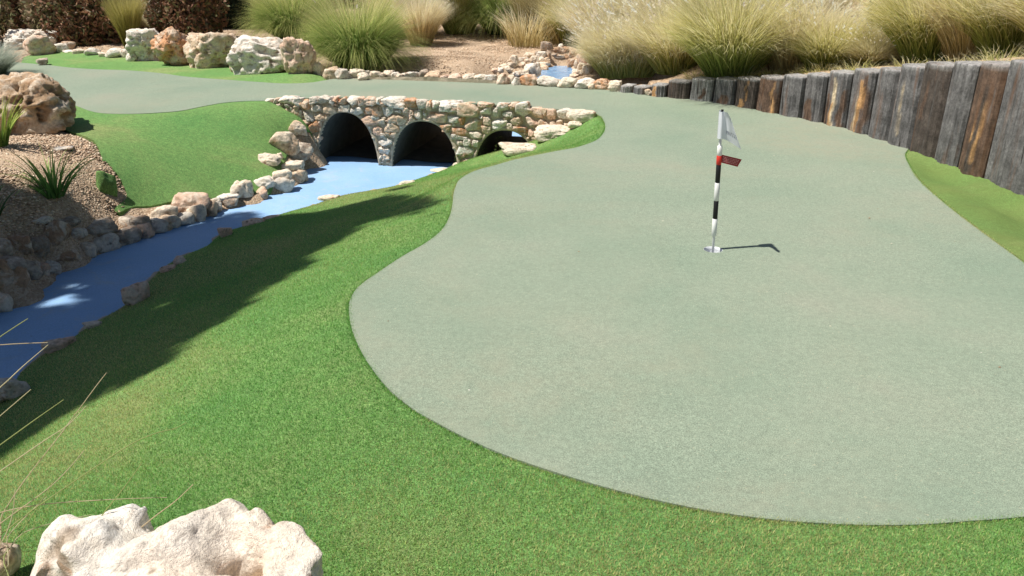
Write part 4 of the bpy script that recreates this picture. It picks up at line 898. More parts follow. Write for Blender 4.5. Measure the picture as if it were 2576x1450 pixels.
BLOND = [(.24, .28, .07), (.50, .52, .14), (.76, .68, .32), (.88, .78, .54), (.89, .80, .60)]; STRAW = [(.44, .36, .16), (.74, .62, .32), (.88, .76, .50), (.89, .80, .62)]; BROWN = [(.12, .11, .05), (.26, .23, .09), (.42, .36, .17), (.58, .48, .28)]
SILV = [(.16, .20, .12), (.34, .38, .30), (.55, .58, .50)]; YEL = [(.14, .15, .04), (.30, .31, .07), (.48, .44, .12), (.52, .46, .20)]
_gp = {}
def gproto(kind, var):
    if (kind, var) in _gp: return _gp[(kind, var)]
    n, sp, dr, cols, np_, pc_ = {'green': (8000, 1.25, .95, GREEN, 14, (.75, .70, .62)), 'olive': (6000, 1.0, .6, OLIVE, 150, (.95, .87, .74)), 'blond': (6000, 1.0, .55, BLOND, 260, (.95, .87, .74)), 'straw': (5000, .85, .45, STRAW, 120, (.95, .86, .72)),
                            'brown': (4200, .85, .5, BROWN, 25, (.55, .48, .36)), 'silver': (2200, 1.0, .6, SILV, 10, (.7, .7, .68)), 'yellow': (3000, .42, .3, YEL, 10, (.7, .62, .5))}[kind]
    V, F, T, tips, dirs = blades(n, 1.0, .27 if kind != 'yellow' else .15, sp, 31 * var + len(kind), cols, wd=.0085, droop=dr)
    if kind in ('green',):                                            # a golden-green outer haze over the dark green core
        V2, F2, T2, _, _ = blades(1500, 1.08, .2, .8, 77 + var, [(.2, .3, .06), (.45, .50, .12), (.7, .66, .28), (.8, .72, .42)], wd=.006, droop=.45)
        F = np.vstack([F, F2 + len(V)]); V = np.vstack([V, V2]); T = np.vstack([T, T2])
    me = mesh("blades", V, F, tint=T)
    V2, F2, T2, tp, dd = blades(np_, 1.2, .15, .8, 5 + var, cols, wd=.004, droop=.3, hvar=.3)
    Vp, Fp, Tp = plumes(tp, dd, .13, .018, var, pc_); mp = mesh("seed_heads", np.vstack([Vp]), Fp, tint=Tp)
    ms_ = mesh("stems", V2, F2, tint=np.clip(T2 * 1.1, 0, .9))
    _gp[(kind, var)] = (me, mp, ms_); return _gp[(kind, var)]
def tussock(u, v, h, wscale, kind, var, lab, z=None, grp=None, name="grass_tussock", p=None):
    p = hit(u, v) if p is None else p
    e = empty(name, (p[0], p[1], p[2] - .02), lab, "grass tussock", grp, rz=random.uniform(0, 6.28)); e.scale = (h * wscale, h * wscale, h)
    for nme, me in zip(("blades", "seed_heads", "stems"), gproto(kind, var)): link(nme, me, M_BLADE, e)
    return e
BK = "ornamental grass tussocks behind the path"; RT = "dry grass tussocks above the timber wall"
tussock(905, 178, 1.12, .85, 'green', 0, "biggest green fountain grass tussock right behind the row of edging stones", grp=BK)
tussock(745, 107, 1.15, .85, 'green', 1, "green grass tussock behind the boulder row, left of the biggest tussock", grp=BK)
tussock(1060, 114, .95, .75, 'straw', 0, "small straw-blond tussock in front of the thin dark tree trunk", grp=BK)
tussock(1155, 84, 1.25, .8, 'olive', 0, "olive tussock just right of the thin dark tree trunk", grp=BK)
tussock(1262, 84, 1.3, .8, 'green', 2, "dark based green tussock at the back of the bare gravel", grp=BK)
tussock(1372, 96, 1.25, .8, 'brown', 0, "brownish tussock above the stony cascade", grp=BK)
tussock(1452, 112, 1.1, .8, 'olive', 1, "tan-green tussock right of the stony cascade", grp=BK)
tussock(330, 122, .85, .8, 'yellow', 0, "narrow yellow-green tussock standing behind the turf strip among brown shrubs", grp=BK)
tussock(395, 100, .7, .9, 'straw', 1, "low golden tussock behind the tall white boulder", grp=BK)
tussock(1010, 92, 1.1, .8, 'olive', 2, "pale olive tussock half hidden behind the biggest green one", grp=BK)
tussock(640, 60, 1.1, .8, 'brown', 1, "brown-green tussock far behind the boulders", grp=BK)
tussock(1545, 192, .75, 1.0, 'blond', 0, "blond tussock spilling down to the edging stones by the pond", grp=RT)
tussock(1600, 190, .95, 1.0, 'blond', 1, "wide blond tussock between the pond and the first timber posts", grp=RT)
tussock(1700, 184, 1.0, 1.0, 'blond', 2, "blond tussock directly behind the lowest timber posts", grp=RT)
tussock(1835, 190, 1.05, 1.0, 'olive', 0, "dense olive tussock right behind the pale silvery timber post", grp=RT)
tussock(1990, 176, .8, 1.0, 'straw', 0, "straw-coloured tussock between the two olive tussocks behind the timber wall", grp=RT)
tussock(2075, 174, .62, 1.1, 'olive', 1, "olive tussock behind the post with the long pale wound", grp=RT)
tussock(2190, 162, .33, 1.5, 'blond', 1, "blond tussock behind the tall grey posts", grp=RT)
tussock(2330, 150, .95, .9, 'olive', 2, "tall olive-green tussock behind the right part of the timber wall", grp=RT)
tussock(2440, 146, .8, 1.0, 'straw', 2, "straw-coloured tussock right of the tall olive-green one", grp=RT)
tussock(2540, 140, .9, 1.0, 'olive', 0, "olive tussock at the right edge of the picture", grp=RT)
tussock(2700, 140, .9, 1.0, 'blond', 1, "blond tussock just past the right edge of the picture", grp=RT)
bg_t = [(1520, 140, .95), (1590, 110, 1.1), (1680, 130, 1.1), (1770, 120, 1.2), (1880, 120, 1.1), (1980, 110, 1.1), (2090, 118, .42), (2200, 112, .28), (2290, 106, .28), (2420, 100, .9), (2540, 95, .9), (1560, 70, 1.1), (1700, 70, 1.1), (1850, 70, 1.1), (2000, 70, 1.0), (2150, 80, .30)]
for i, (u, v, h) in enumerate(bg_t):
    tussock(u, v, h, 1.0, ['straw', 'blond', 'straw'][i % 3] if i < 11 else 'straw', i % 3, "feathery tussock in the dry field, %s from the left in the %s row" % (ordw[i if i < 11 else i - 11], 'nearer' if i < 11 else 'farther'), grp="feathery tussocks in the dry field")
# the dry field behind: one mass
g = np.random.default_rng(5); V = []; F = []; T = []; nvv = 0
for k in range(330):
    x = g.uniform(.2, 13); y = g.uniform(15, 30) if x < 5 else g.uniform(11, 30)
    b = blades(170, g.uniform(.55, 1.0), .30, .8, 900 + k, STRAW if g.random() < .7 else BLOND, wd=.012, droop=.4, nseg=4); v = b[0] + np.array([x, y, Hs(x, y) - .02]); V.append(v); F.append(b[1] + nvv); T.append(b[2]); nvv += len(v)
tag(link("dry_grass", mesh("dry_grass", np.vstack(V), np.vstack(F), tint=np.vstack(T)), M_BLADE), "mass of pale dry grass filling the field beyond the timber wall", "dry grass", kind='stuff')
# low grass hanging over the palisade tops
V = []; F = []; T = []; nvv = 0
for i, (a, b, ztp) in enumerate(posts):
    if i < 3: continue
    t = (b - a) / np.linalg.norm(b - a); nb = np.array([-t[1], t[0], 0]); nb = nb if nb[1] > 0 else -nb
    for k in range(3):
        p = a + (b - a) * random.random() + nb * random.uniform(.26, .55); h = random.uniform(.10, .24)
        bl_ = blades(90, h, .09, 1.2, 4000 + i * 9 + k, BLOND if (i + k) % 2 else OLIVE, wd=.005, droop=1.0, nseg=4); v = bl_[0] + np.array([p[0], p[1], ztp - .06]); V.append(v); F.append(bl_[1] + nvv); T.append(bl_[2]); nvv += len(v)
tag(link("low_grass", mesh("low_grass", np.vstack(V), np.vstack(F), tint=np.vstack(T)), M_BLADE), "short tangled grass growing along the top of the timber wall", "grass", kind='stuff')

# ------------------------------------------------------------------ shrubs, evergreen, hedge, trees
def leafcloud(n, fn, size, cols, seed, stretch=2.2, aim=None):
    g = np.random.default_rng(seed); p = fn(g, n); n = len(p); d = g.normal(size=(n, 3)) + (0 if aim is None else np.array(aim)); d /= np.linalg.norm(d, axis=1)[:, None]
    e = np.cross(d, g.normal(size=(n, 3))); e /= np.linalg.norm(e, axis=1)[:, None]; s = size * g.uniform(.6, 1.3, n)[:, None]
    V = np.stack([p - d * s * stretch / 2, p + e * s / 2, p + d * s * stretch / 2, p - e * s / 2], 1)
    F = np.arange(n * 4).reshape(n, 4); C = np.array(cols)[g.integers(0, len(cols), n)] * g.uniform(.6, 1.35, n)[:, None]
    return V.reshape(-1, 3), F, np.clip(np.repeat(C, 4, 0), .003, .9)
def blob(rx, ry, rz, lumps=14, seed=0):
    r_ = np.random.default_rng(seed + 99); c = r_.normal(size=(lumps, 3)); c /= np.linalg.norm(c, axis=1)[:, None]; c *= r_.uniform(.3, .75, lumps)[:, None]; c[:, 2] = np.abs(c[:, 2]) * 1.1
    def f(g, n):
        k = g.integers(0, lumps, n); q = g.normal(size=(n, 3)); q /= np.linalg.norm(q, axis=1)[:, None]; q = c[k] + q * (.34 * g.uniform(.5, 1, n) ** .33)[:, None]
        q[:, 2] = np.abs(q[:, 2]); return q * np.array([rx, ry, rz])
    return f
def twigs(n, h, r, seed, col, wd=.02):
    return blades(n, h, r * .2, .55, seed, [col, col], wd=wd, droop=.15, nseg=4, hvar=.4)
def shrub(u, v, w_, h, cols, lab, seed, name="shrub", n=5000, size=.045, p=None, grp="shrubs at the back left", stem=(.10, .08, .06)):
    p = hit(u, v) if p is None else p; e = empty(name, tuple(p), lab, "shrub", grp)
    V, F, T = leafcloud(n, blob(w_, w_ * .9, h, 16, seed), size, cols, seed); link("foliage", mesh("foliage", V, F, tint=T), M_LEAF, e)
    V, F, T, _, _ = twigs(60, h * .9, w_, seed, stem); link("stems", mesh("stems", V, F, tint=T), M_BLADE, e)
RB = [(.27, .14, .09), (.34, .19, .11), (.20, .14, .075), (.16, .16, .07)]; DG = [(.02, .04, .024), (.034, .055, .03), (.05, .065, .035)]; BG = [(.24, .20, .11), (.17, .17, .07), (.30, .21, .13)]
shrub(485, 103, 1.0, 1.9, RB, "big reddish brown shrub behind the boulder row", 1, n=11000)
shrub(250, 108, 1.0, 1.7, RB, "reddish brown shrub left of the yellow-green tussock", 2, n=9000)
shrub(180, 104, .9, 1.6, BG, "olive-brown shrub behind the low white boulder", 3, n=8000)
shrub(60, 90, 1.1, 1.7, RB, "brown shrub at the far left edge", 4, n=8000)
shrub(120, 82, .7, 1.5, DG, "dark shrub between the two leftmost brown shrubs", 5, n=7000, name="shrub")
shrub(-30, 118, .8, 1.0, BG, "low olive shrub cut off by the left edge", 6, n=4000)
shrub(575, 72, .62, 2.6, DG, "dark evergreen shrub standing right of the big reddish shrub", 7, n=12000, size=.05)
shrub(665, 42, 1.1, 1.6, BG, "olive-brown shrub behind the green tussock at the back", 8, n=6000)
shrub(380, 78, 1.0, 1.5, BG, "dull olive shrub behind the yellow-green tussock", 9, n=7000)
V, F, T = leafcloud(52000, lambda g, n: np.stack([g.uniform(-22, -1.5, n), g.uniform(22, 25.5, n), np.abs(g.uniform(0, 1, n)) * 2.6 + .3 + .5 * np.sin(g.uniform(-22, -1.5, n))], 1), .10, [(.26, .18, .12), (.12, .13, .08), (.36, .25, .17), (.08, .10, .06)], 66)
tag(link("thicket", mesh("thicket", V, F, tint=T), M_LEAF), "dark brown and green thicket closing the view at the back left", "thicket", kind='stuff')
V, F, T = leafcloud(42000, lambda g, n: np.stack([g.uniform(-2, 34, n), g.uniform(33, 37, n), g.uniform(0.3, 4.2, n)], 1), .16, [(.10, .12, .05), (.16, .16, .07), (.22, .19, .10), (.06, .09, .04)], 67)
tag(link("far_hedge", mesh("far_hedge", V, F, tint=T), M_LEAF), "far hedge behind the dry field", "hedge", kind='stuff')
def limb(pts, r0, r1, n=10):
    pts = smoothline(pts, 5); V = []; F = []
    for i, p in enumerate(pts):
        a = pts[max(i - 1, 0)]; b = pts[min(i + 1, len(pts) - 1)]; t = b - a; t = t / np.linalg.norm(t); x = np.cross(t, [0, 1, .1]); x /= np.linalg.norm(x); y = np.cross(t, x); r = r0 + (r1 - r0) * i / (len(pts) - 1)
        for k in range(n): q = k * math.tau / n; V.append(p + (x * math.cos(q) + y * math.sin(q)) * r * (1 + .08 * math.sin(3 * q + i)))
    for i in range(len(pts) - 1):
        for k in range(n): F.append([i * n + k, i * n + (k + 1) % n, (i + 1) * n + (k + 1) % n, (i + 1) * n + k])
    return V, F
def bark(t, b):
    v = coord(t); c = ramp(t, noise(t, 18, 5, .7, v), [(.3, (.06, .048, .038)), (.7, (.20, .17, .14))]); t.links.new(c, b.inputs["Base Color"]); bump(t, b, noise(t, 30, 5, .7, v), .8, .02)
M_BARK = mat("bark", bark)
# slim tree with an open crown, its trunk just showing at the top edge
p0 = hit(1088, 92); th_ = empty("slim_tree", tuple(p0), "thin dark tree trunk rising behind the small straw-blond tussock at the top edge", "tree")
V, F = limb([np.array([0, 0, -.1]), np.array([.02, 0, 1.0]), np.array([0, .03, 2.0]), np.array([.05, 0, 3.2])], .055, .02); link("trunk", mesh("trunk", V, F), M_BARK, th_)
V = []; F = []; g = np.random.default_rng(3); LV = []
for k in range(26):
    z0 = g.uniform(1.5, 3.0); az = g.uniform(0, 6.28); l = g.uniform(.5, 1.25); e = np.array([math.cos(az) * l, math.sin(az) * l, z0 + g.uniform(.1, .6)]); m_ = e * .5 + np.array([0, 0, z0 * .5 + .05])
    v, f = limb([np.array([0, 0, z0]), m_, e], .014, .004, 6); F += [[q + len(V) for q in ff] for ff in f]; V += v
    for q in np.linspace(.3, 1, 6): LV.append(np.array([0, 0, z0]) * (1 - q) + e * q)
link("branches", mesh("branches", V, F), M_BARK, th_)
LV = np.array(LV); V, F, T = leafcloud(2600, lambda g, n: LV[g.integers(0, len(LV), n)] + g.normal(0, .10, (n, 3)) * np.array([1.3, 1.3, .5]), .05, [(.06, .10, .03), (.09, .13, .04)], 8); link("crown", mesh("crown", V, F, tint=T), M_LEAF, th_)
# broad shade tree left of the view; its crown shades the stream and bank
SH = [(-420, 420), (40, 452), (85, 498), (200, 512), (250, 548), (300, 592), (330, 614), (420, 606), (520, 590), (600, 566), (660, 552), (709, 548), (780, 541), (854, 528), (924, 505), (975, 487), (1028, 466), (1015, 495), (1085, 508), (1145, 545), (1100, 564), (1000, 562), (936, 570), (877, 596), (838, 624), (800, 662), (740, 704), (620, 780),
      (520, 850), (400, 935), (280, 1000), (200, 1045), (100, 1110), (0, 1165), (-250, 1300), (-700, 1200)]
shp = [hit(max(u, -1400), v) for u, v in SH]; shx = [p[0] for p in shp]; shy = [p[1] for p in shp]
HOLES = [(150, 756, .13), (215, 718, .07), (276, 692, .045), (470, 600, .05), (420, 640, .0), (400, 770, .05)]
hol = [(P(u, v, ZW if u < 380 else -.5), r) for u, v, r in HOLES]
tree = empty("shade_tree", (-5.6, 3.4, 0.0), "large leafy tree left of the view whose crown shades the stream", "tree"); to = np.array(tree.location)
V, F = limb([np.array([0, 0, -.2]), np.array([.1, .05, 1.2]), np.array([-.05, .1, 2.8]), np.array([-.3, .2, 5.4])], .17, .07, 14); link("trunk", mesh("trunk", V, F), M_BARK, tree)
def crown(g, n):
    out = []
    while len(out) < n:
        m = n * 3; X_ = g.uniform(min(shx), max(shx), m); Y_ = g.uniform(min(shy), max(shy), m); k = inside(shp, X_, Y_); X_ = X_[k]; Y_ = Y_[k]
        dd = np.sqrt(((X_[:, None] - EP[None, :, 0]) ** 2 + (Y_[:, None] - EP[None, :, 1]) ** 2).min(1))
        ang = fbm(np.column_stack([(X_ - .2 * Y_) * .8, (Y_ + .2 * X_) * 5, X_ * 0]), 2); keep = g.random(len(X_)) < np.clip((dd + .12 * ang) / .22, 0.0, 1)
        for (hp, r) in hol: keep &= ((X_ - hp[0]) ** 2 / 3.2 + (Y_ - hp[1]) ** 2 * 1.0) > r * r * (1 + .5 * vn(np.column_stack([X_ * 9, Y_ * 9, X_ * 0])))
        X_ = X_[keep]; Y_ = Y_[keep]; zz = H(X_, Y_); hh = 2.9 + 2.8 * g.random(len(X_)) + .6 * vn(np.column_stack([X_, Y_, X_ * 0]))
        for x, y, z, h in zip(X_, Y_, zz, hh): t = (h - z) / SD.z; out.append((x + SD.x * t, y + SD.y * t, h))
    return np.array(out[:n]) - to
EP = np.array(dens([np.array([a, b]) for a, b in zip(shx, shy)] + [np.array([shx[0], shy[0]])], .08))
V, F, T = leafcloud(52000, crown, .030, [(.05, .10, .03), (.07, .12, .03), (.04, .07, .025)], 12, 8.0, (3.2, .9, 0)); link("crown", mesh("crown", V, F, tint=T), M_LEAF, tree)
V = []; F = []; g = np.random.default_rng(8)
for e in crown(g, 30):
    if e[2] < 2.8: continue
    z0 = g.uniform(1.9, 3.6); e = e.copy(); v, f = limb([np.array([.05, .1, z0]), e * .5 + np.array([0, 0, z0 * .5 + .2]), e], .045, .008, 7); F += [[q + len(V) for q in ff] for ff in f]; V += v
link("branches", mesh("branches", V, F), M_BARK, tree)

# ------------------------------------------------------------------ fence posts in the dry field
M_FP = mat("fence_post", plain((.10, .14, .12), .7, .3)); M_WIRE = mat("wire", plain((.25, .24, .22), .5))
fen = empty("wire_fence", (3.8, 8.3, Hs(3.8, 8.3)), "wire fence on greenish round posts crossing the dry field at the upper right", "fence"); fo_ = np.array(fen.location); prev = None
for u, y in ((1900, 11.4), (2198, 9.5), (2326, 9.1), (2700, 8.2)):
    q = at_y(u, 0, y); x = q[0]; z = Hs(x, y); V, F = lathe([(.001, -.2), (.043, -.2), (.041, 1.45), (.036, 1.48), (.001, 1.48)], 0, 0, 14); link("post", mesh("post", V, F), M_FP, fen, tuple(np.array([x, y, z]) - fo_))
    if prev is not None:
        for hh in (.3, .6, .9, 1.2, 1.4):
            a = prev + np.array([0, 0, hh]) - fo_; b = np.array([x, y, z + hh]) - fo_; v, f = limb([a, (a + b) / 2 + np.array([0, 0, -.02]), b], .0016, .0016, 5); link("wire", mesh("wire", v, f), M_WIRE, fen)
    prev = np.array([x, y, z])

# ------------------------------------------------------------------ foreground boulder
def fb_build():
    lobes = [((250, 1395), (.30, .22, .16), 1), ((555, 1362), (.24, .22, .16), 2), ((410, 1450), (.42, .26, .15), 3), ((735, 1462), (.16, .22, .14), 4), ((140, 1400), (.13, .16, .10), 5), ((650, 1372), (.15, .18, .145), 6), ((480, 1560), (.60, .34, .20), 7), ((300, 1345), (.17, .16, .13), 8)]
    V = []; F = []; n0 = 0
    for (u, v), (sx, sy, sz), sd in lobes:
        c = P(u, v, .17 if v < 1500 else .12); v_, f_ = rock_shape((sx, sy, sz * 2.0), 600 + sd, 4, .06, 9, .2, 8); v_ = v_ + np.array([c[0], c[1] + .0, c[2] - sz * .35]); V.append(v_); F.append(f_ + n0); n0 += len(v_)
    me = mesh("boulder", np.vstack(V), np.vstack(F)); o = link("tmp", me, M_ROCK)
    md = o.modifiers.new("r", 'REMESH'); md.mode = 'VOXEL'; md.voxel_size = .009; md.use_smooth_shade = True
    sm = o.modifiers.new("s", 'SMOOTH'); sm.iterations = 14; sm.factor = .5
    dg = bpy.context.evaluated_depsgraph_get(); m2 = bpy.data.meshes.new_from_object(o.evaluated_get(dg)); bpy.data.objects.remove(o)
    co = np.empty(len(m2.vertices) * 3); m2.vertices.foreach_get("co", co); co = co.reshape(-1, 3); no = np.empty(len(m2.vertices) * 3); m2.vertices.foreach_get("normal", no); no = no.reshape(-1, 3)
    d = .014 * fbm(co * 6, 3) + .007 * fbm(co * 20, 5) - .008 * np.clip(fbm(co * 24, 2) - .45, 0, 1)
    co = co + no * d[:, None]; pit = np.clip(fbm(co * np.array([5, 7, 5]) + 3.3, 3) - .75, 0, 1)[:, None]; co = co - no * pit * .06
    ctr = np.array([co[:, 0].mean(), co[:, 1].mean(), 0]); m2.vertices.foreach_set("co", (co - ctr).ravel())
    a = m2.color_attributes.new("tint", 'FLOAT_COLOR', 'POINT'); T = np.ones((len(co), 4)); w_ = np.clip(.5 + .5 * fbm(co * 5 + 9, 3), 0, 1)[:, None]
    T[:, :3] = np.array([.88, .83, .75]) * (1 - w_) + np.array([.86, .72, .58]) * w_; T[:, :3] = T[:, :3] * (1 - np.clip(pit * 4, 0, .75)) + np.array([.26, .16, .08]) * np.clip(pit * 4, 0, .75); a.data.foreach_set("color", T.ravel())
    m2.update(); m2.name = "foreground_boulder"; m2.polygons.foreach_set("use_smooth", np.ones(len(m2.polygons), bool))
    ob = link("foreground_boulder", m2, M_ROCK, None, tuple(ctr)); tag(ob, "huge pale knobbly limestone boulder in the bottom left corner, nearest the camera", "boulder"); return ob
fb_build()
rock("rock", -60, 1385, 62, 1500, "rough grey-tan rock at the very bottom left, behind the dry stalks", None, c='t', g=P(0, 1480, 0), dr=.9, sub=4, seed=61)

# ------------------------------------------------------------------ foreground grass stalks
stk = [[(-120, 1075), (0, 975), (60, 920), (121, 868)], [(-120, 935), (0, 848), (70, 802)], [(-150, 885), (0, 868), (120, 862)], [(-120, 1150), (0, 1047), (78, 980)], [(-150, 1230), (0, 1120), (90, 1055), (160, 1006)], [(-60, 1390), (5, 1295), (60, 1212), (160, 1083), (232, 985), (268, 938)],
       [(-120, 1270), (0, 1186), (110, 1110), (172, 1069), (216, 1022)], [(-100, 1410), (0, 1346), (96, 1274), (308, 1131), (385, 1093), (440, 1078), (468, 1063)], [(-90, 1390), (0, 1318), (110, 1238), (165, 1188), (212, 1133)], [(-40, 1450), (20, 1350), (75, 1290), (118, 1250)],
       [(200, 1370), (270, 1280), (310, 1230), (355, 1168)], [(300, 1375), (385, 1303), (440, 1262), (486, 1219)], [(-80, 1420), (60, 1340), (160, 1310), (230, 1295)], [(-30, 1480), (10, 1400), (60, 1330), (120, 1235), (150, 1190)], [(-100, 1330), (0, 1290), (120, 1268), (300, 1256), (420, 1252)], [(-70, 1440), (0, 1370), (30, 1300), (38, 1230)]]
V = []; F = []; T = []; g = np.random.default_rng(44); gb = P(-950, 1400, -.1); gb[2] = -.1
for i, st in enumerate(stk):
    zc = 2.0 + .15 * g.random(); pts = [Q(u, v, min(zc + .02 * j, .93 * depth(P(u, v, 0)))) for j, (u, v) in enumerate(st)] if i not in (10, 11) else [Q(u, v, 2.02) for u, v in st]; pts = ([pts[0] + (gb - pts[0]) * .5 + np.array([0, 0, .12])] if i not in (10, 11) else [pts[0] * 2 - pts[1] + np.array([-.06, .02, -.08])]) + pts
    v, f = limb(pts, .0021, .0009, 5); k = len(V); F += [[q + k for q in ff] for ff in f]; V += [q - gb for q in v]; T += [np.array([(.66, .60, .40), (.44, .48, .20), (.66, .56, .38)][i % 3])] * len(v)
e = empty("grass_clump", tuple(gb), "dry long-stalked grass clump leaning in from the lower left corner", "grass clump")
link("stalks", mesh("stalks", V, F, tint=np.array(T)), M_BLADE, e)
b = blades(60, .5, .10, .8, 71, OLIVE, wd=.0045, droop=.5); link("blades", mesh("blades", b[0], b[1], tint=b[2]), M_BLADE, e)

# ------------------------------------------------------------------ plants, scrap of turf, slate on the left bed
p = hit(140, 512); e = empty("strappy_plant", tuple(p), "strappy green lily-like plant on the gravel at the edge of the tree shade", "plant")
b = blades(64, .42, .07, 1.0, 72, [(.08, .18, .04), (.18, .34, .07), (.34, .44, .12)], wd=.020, droop=.7, nseg=7, tipvar=.1); link("leaves", mesh("leaves", b[0], b[1], tint=b[2]), M_LEAF, e)
p = hit(2, 372); e = empty("strappy_plant", tuple(p), "yellow-green strappy plant cut off by the left edge below the brown boulder", "plant")
b = blades(60, .42, .06, .7, 73, [(.10, .18, .04), (.24, .34, .06), (.40, .44, .10)], wd=.022, droop=.4, nseg=6); link("leaves", mesh("leaves", b[0], b[1], tint=b[2]), M_LEAF, e)
p = hit(-20, 560); e = empty("strappy_plant", tuple(p), "small dull strappy plant in the shade at the left edge", "plant")
b = blades(36, .28, .05, .9, 74, [(.04, .09, .03), (.10, .16, .05)], wd=.016, droop=.6, nseg=6); link("leaves", mesh("leaves", b[0], b[1], tint=b[2]), M_LEAF, e)
tussock(-25, 172, .5, 1.3, 'silver', 0, "silvery grey feathery tussock at the left edge by the far path", p=P(-25, 190, 0))
o = rock("turf_offcut", 254, 443, 299, 508, "small oval offcut of green turf standing on the gravel beside the lawn", None, c='t', g=hit(276, 507), dr=.55, seed=50, rough=.05, cat='turf offcut'); o.data.materials.clear(); o.data.materials.append(M_TURF)
rock("slate", 138, 366, 186, 383, "flat blue-grey slate piece on the gravel below the brown boulder", None, c=(.22, .24, .27), g=hit(160, 382), dr=.8, seed=51, rough=.03, boxy=.9, hs=.6)

# ------------------------------------------------------------------ standing turf pile, near the camera and along the green's cut edge
def pile(name, lab, X_, Y_, zf, hmin, hmax, wd, cols, seed):
    g = np.random.default_rng(seed); n = len(X_); Z_ = zf(X_, Y_); a = g.uniform(0, 6.28, n); h = g.uniform(hmin, hmax, n); la = g.uniform(0, 6.28, n); l = h * g.uniform(.2, 1.0, n); w_ = wd * g.uniform(.6, 1.3, n)
    px, py = np.cos(a) * w_ / 2, np.sin(a) * w_ / 2
    V = np.stack([np.stack([X_ - px, Y_ - py, Z_ - .003], -1), np.stack([X_ + px, Y_ + py, Z_ - .003], -1), np.stack([X_ + np.cos(la) * l, Y_ + np.sin(la) * l, Z_ + h], -1)], 1).reshape(-1, 3)
    big = .5 + .5 * fbm(np.column_stack([X_ * 1.1, Y_ * 1.1, X_ * 0 + 4]), 3); C = np.array(cols); k = np.clip((big + g.normal(0, .28, n)) * len(C), 0, len(C) - 1).astype(int)
    T = np.repeat(C[k] * g.uniform(.6, 1.3, n)[:, None], 3, 0)
    tag(link(name, mesh(name, V, np.arange(3 * n).reshape(-1, 3), tint=np.clip(T, 0, .9)), M_BLADE), lab, "turf pile", kind='stuff')
TC = [(.22, .46, .12), (.28, .52, .14), (.35, .55, .16), (.50, .57, .21), (.64, .60, .28)]
_gx = np.arange(-4.2, 3.8, .05); _gy = np.arange(1.0, 9.6, .05); _GX, _GY = np.meshgrid(_gx, _gy); _GZ = zt(_GX.ravel(), _GY.ravel()).reshape(_GX.shape)
def ztq(x, y):
    fx = np.clip((x - _gx[0]) / .05, 0, len(_gx) - 1.01); fy = np.clip((y - _gy[0]) / .05, 0, len(_gy) - 1.01); i = fx.astype(int); j = fy.astype(int); fx -= i; fy -= j
    return (_GZ[j, i] * (1 - fx) + _GZ[j, i + 1] * fx) * (1 - fy) + (_GZ[j + 1, i] * (1 - fx) + _GZ[j + 1, i + 1] * fx) * fy
_rx = np.arange(-4.2, 3.8, .02); _ry = np.arange(1.0, 9.6, .02); _RX, _RY = np.meshgrid(_rx, _ry)
_OK = (inside([p for p in turfA], _RX.ravel(), _RY.ravel()) & ~inside(green_poly, _RX.ravel(), _RY.ravel())).reshape(_RX.shape)
g = np.random.default_rng(21); X_ = g.uniform(-4.1, 3.7, 1700000); Y_ = 1.35 + 8.0 * g.random(1700000) ** 1.9; k = np.abs(X_) < .70 * (Y_ * .92 + .62); X_ = X_[k]; Y_ = Y_[k]
k = _OK[((Y_ - 1.0) / .02).round().astype(int).clip(0, len(_ry) - 1), ((X_ + 4.2) / .02).round().astype(int).clip(0, len(_rx) - 1)]; X_ = X_[k]; Y_ = Y_[k]
pile("turf_pile", "short standing blades of the rough artificial turf beside the stream and in the foreground", X_, Y_, ztq, .005, .013, .0034, TC, 22)
el = np.array(dens([p for p in green_poly] + [green_poly[0]], .004))[:, :2]; el = el[(el[:, 1] < 9.2)]; el = np.repeat(el, 7, 0) + g.normal(0, .007, (len(el) * 7, 2))
k = inside([p for p in turfA], el[:, 0], el[:, 1]) | inside([p for p in turfD], el[:, 0], el[:, 1]); el = el[k]
pile("turf_fringe", "ragged turf blades along the cut edge of the green", el[:, 0], el[:, 1], lambda x, y: np.maximum(Hg(x, y), -.02) + .003, .006, .012, .0035, TC, 23)

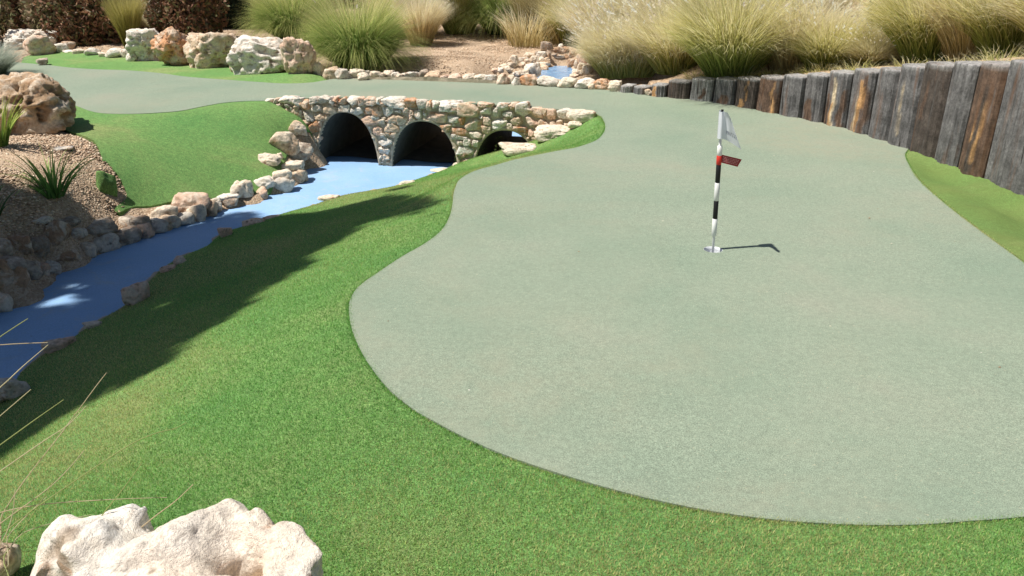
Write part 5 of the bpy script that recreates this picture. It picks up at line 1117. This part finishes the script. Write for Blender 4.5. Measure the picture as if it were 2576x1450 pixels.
# ------------------------------------------------------------------ loose chips on the gravel, litter on the turf
def chips(name, lab, cat, polys, n, size, cols, seed, zf, flat=.4):
    g = np.random.default_rng(seed); D, FF = ico(1); V = []; F = []; T = []; nv_ = 0; per = n // len(polys)
    for poly in polys:
        xs_ = [p[0] for p in poly]; ys_ = [p[1] for p in poly]; X_ = g.uniform(min(xs_), max(xs_), per * 4); Y_ = g.uniform(min(ys_), max(ys_), per * 4); k = inside(poly, X_, Y_); X_ = X_[k][:per]; Y_ = Y_[k][:per]
        if not len(X_): continue
        Z_ = zf(X_, Y_); m = len(X_); s = size * g.uniform(.45, 1.5, m); S3 = np.stack([s, s * g.uniform(.4, .9, m), s * flat * g.uniform(.6, 1.4, m)], 1); a = g.uniform(0, 6.28, m)
        v = D[None] * (1 + .25 * g.normal(size=(m, len(D), 1)).clip(-1, 1)) * S3[:, None, :]; x = v[..., 0] * np.cos(a)[:, None] - v[..., 1] * np.sin(a)[:, None]; y = v[..., 0] * np.sin(a)[:, None] + v[..., 1] * np.cos(a)[:, None]
        v = np.stack([x + X_[:, None], y + Y_[:, None], v[..., 2] + (Z_ + S3[:, 2] * .3)[:, None]], -1); V.append(v.reshape(-1, 3)); F.append((FF[None] + (np.arange(m) * len(D))[:, None, None] + nv_).reshape(-1, 3)); nv_ += m * len(D)
        C = np.array(cols)[g.integers(0, len(cols), m)] * g.uniform(.7, 1.25, m)[:, None]; T.append(np.repeat(C, len(D), 0))
    tag(link(name, mesh(name, np.vstack(V), np.vstack(F), smooth=False, tint=np.clip(np.vstack(T), 0, .85)), mat("chip", lambda t, b: t.links.new(attr(t, "tint"), b.inputs["Base Color"]))), lab, cat, kind='stuff')
left_bed = [P(-150, 330, 0), P(172, 335, 0), P(237, 358, -.05), P(258, 404, -.15), P(268, 418, -.2), P(296, 445, -.27), P(312, 478, -.37), P(312, 515, -.46), P(288, 548, -.52), P(200, 590, -.48), P(60, 620, -.42), P(-150, 640, -.35)]
mid_bed = [P(1030, 192, 0), P(1035, 90, 0), P(1370, 90, 0), P(1355, 125, 0), P(1290, 150, 0), P(1250, 190, 0)]
bl_bed = [P(-50, 150, 0), P(-50, 85, 0), P(780, 85, 0), P(780, 175, 0), P(560, 165, 0), P(330, 140, 0)]
CC = [(.60, .46, .33), (.50, .36, .25), (.70, .58, .44), (.38, .26, .17), (.57, .41, .29)]
chips("wood_chips", "tan chips and pebbles covering the beds beside the turf", "gravel", [left_bed, mid_bed, bl_bed], 30000, .012, CC, 1, H)
chips("turf_litter", "tiny dry leaf bits and white specks scattered on the turf", "litter", [[p for p in green_poly]], 120, .0045, [(.6, .55, .42), (.30, .18, .1), (.55, .52, .45)], 2, lambda x, y: Hg(x, y) + .009, .3)
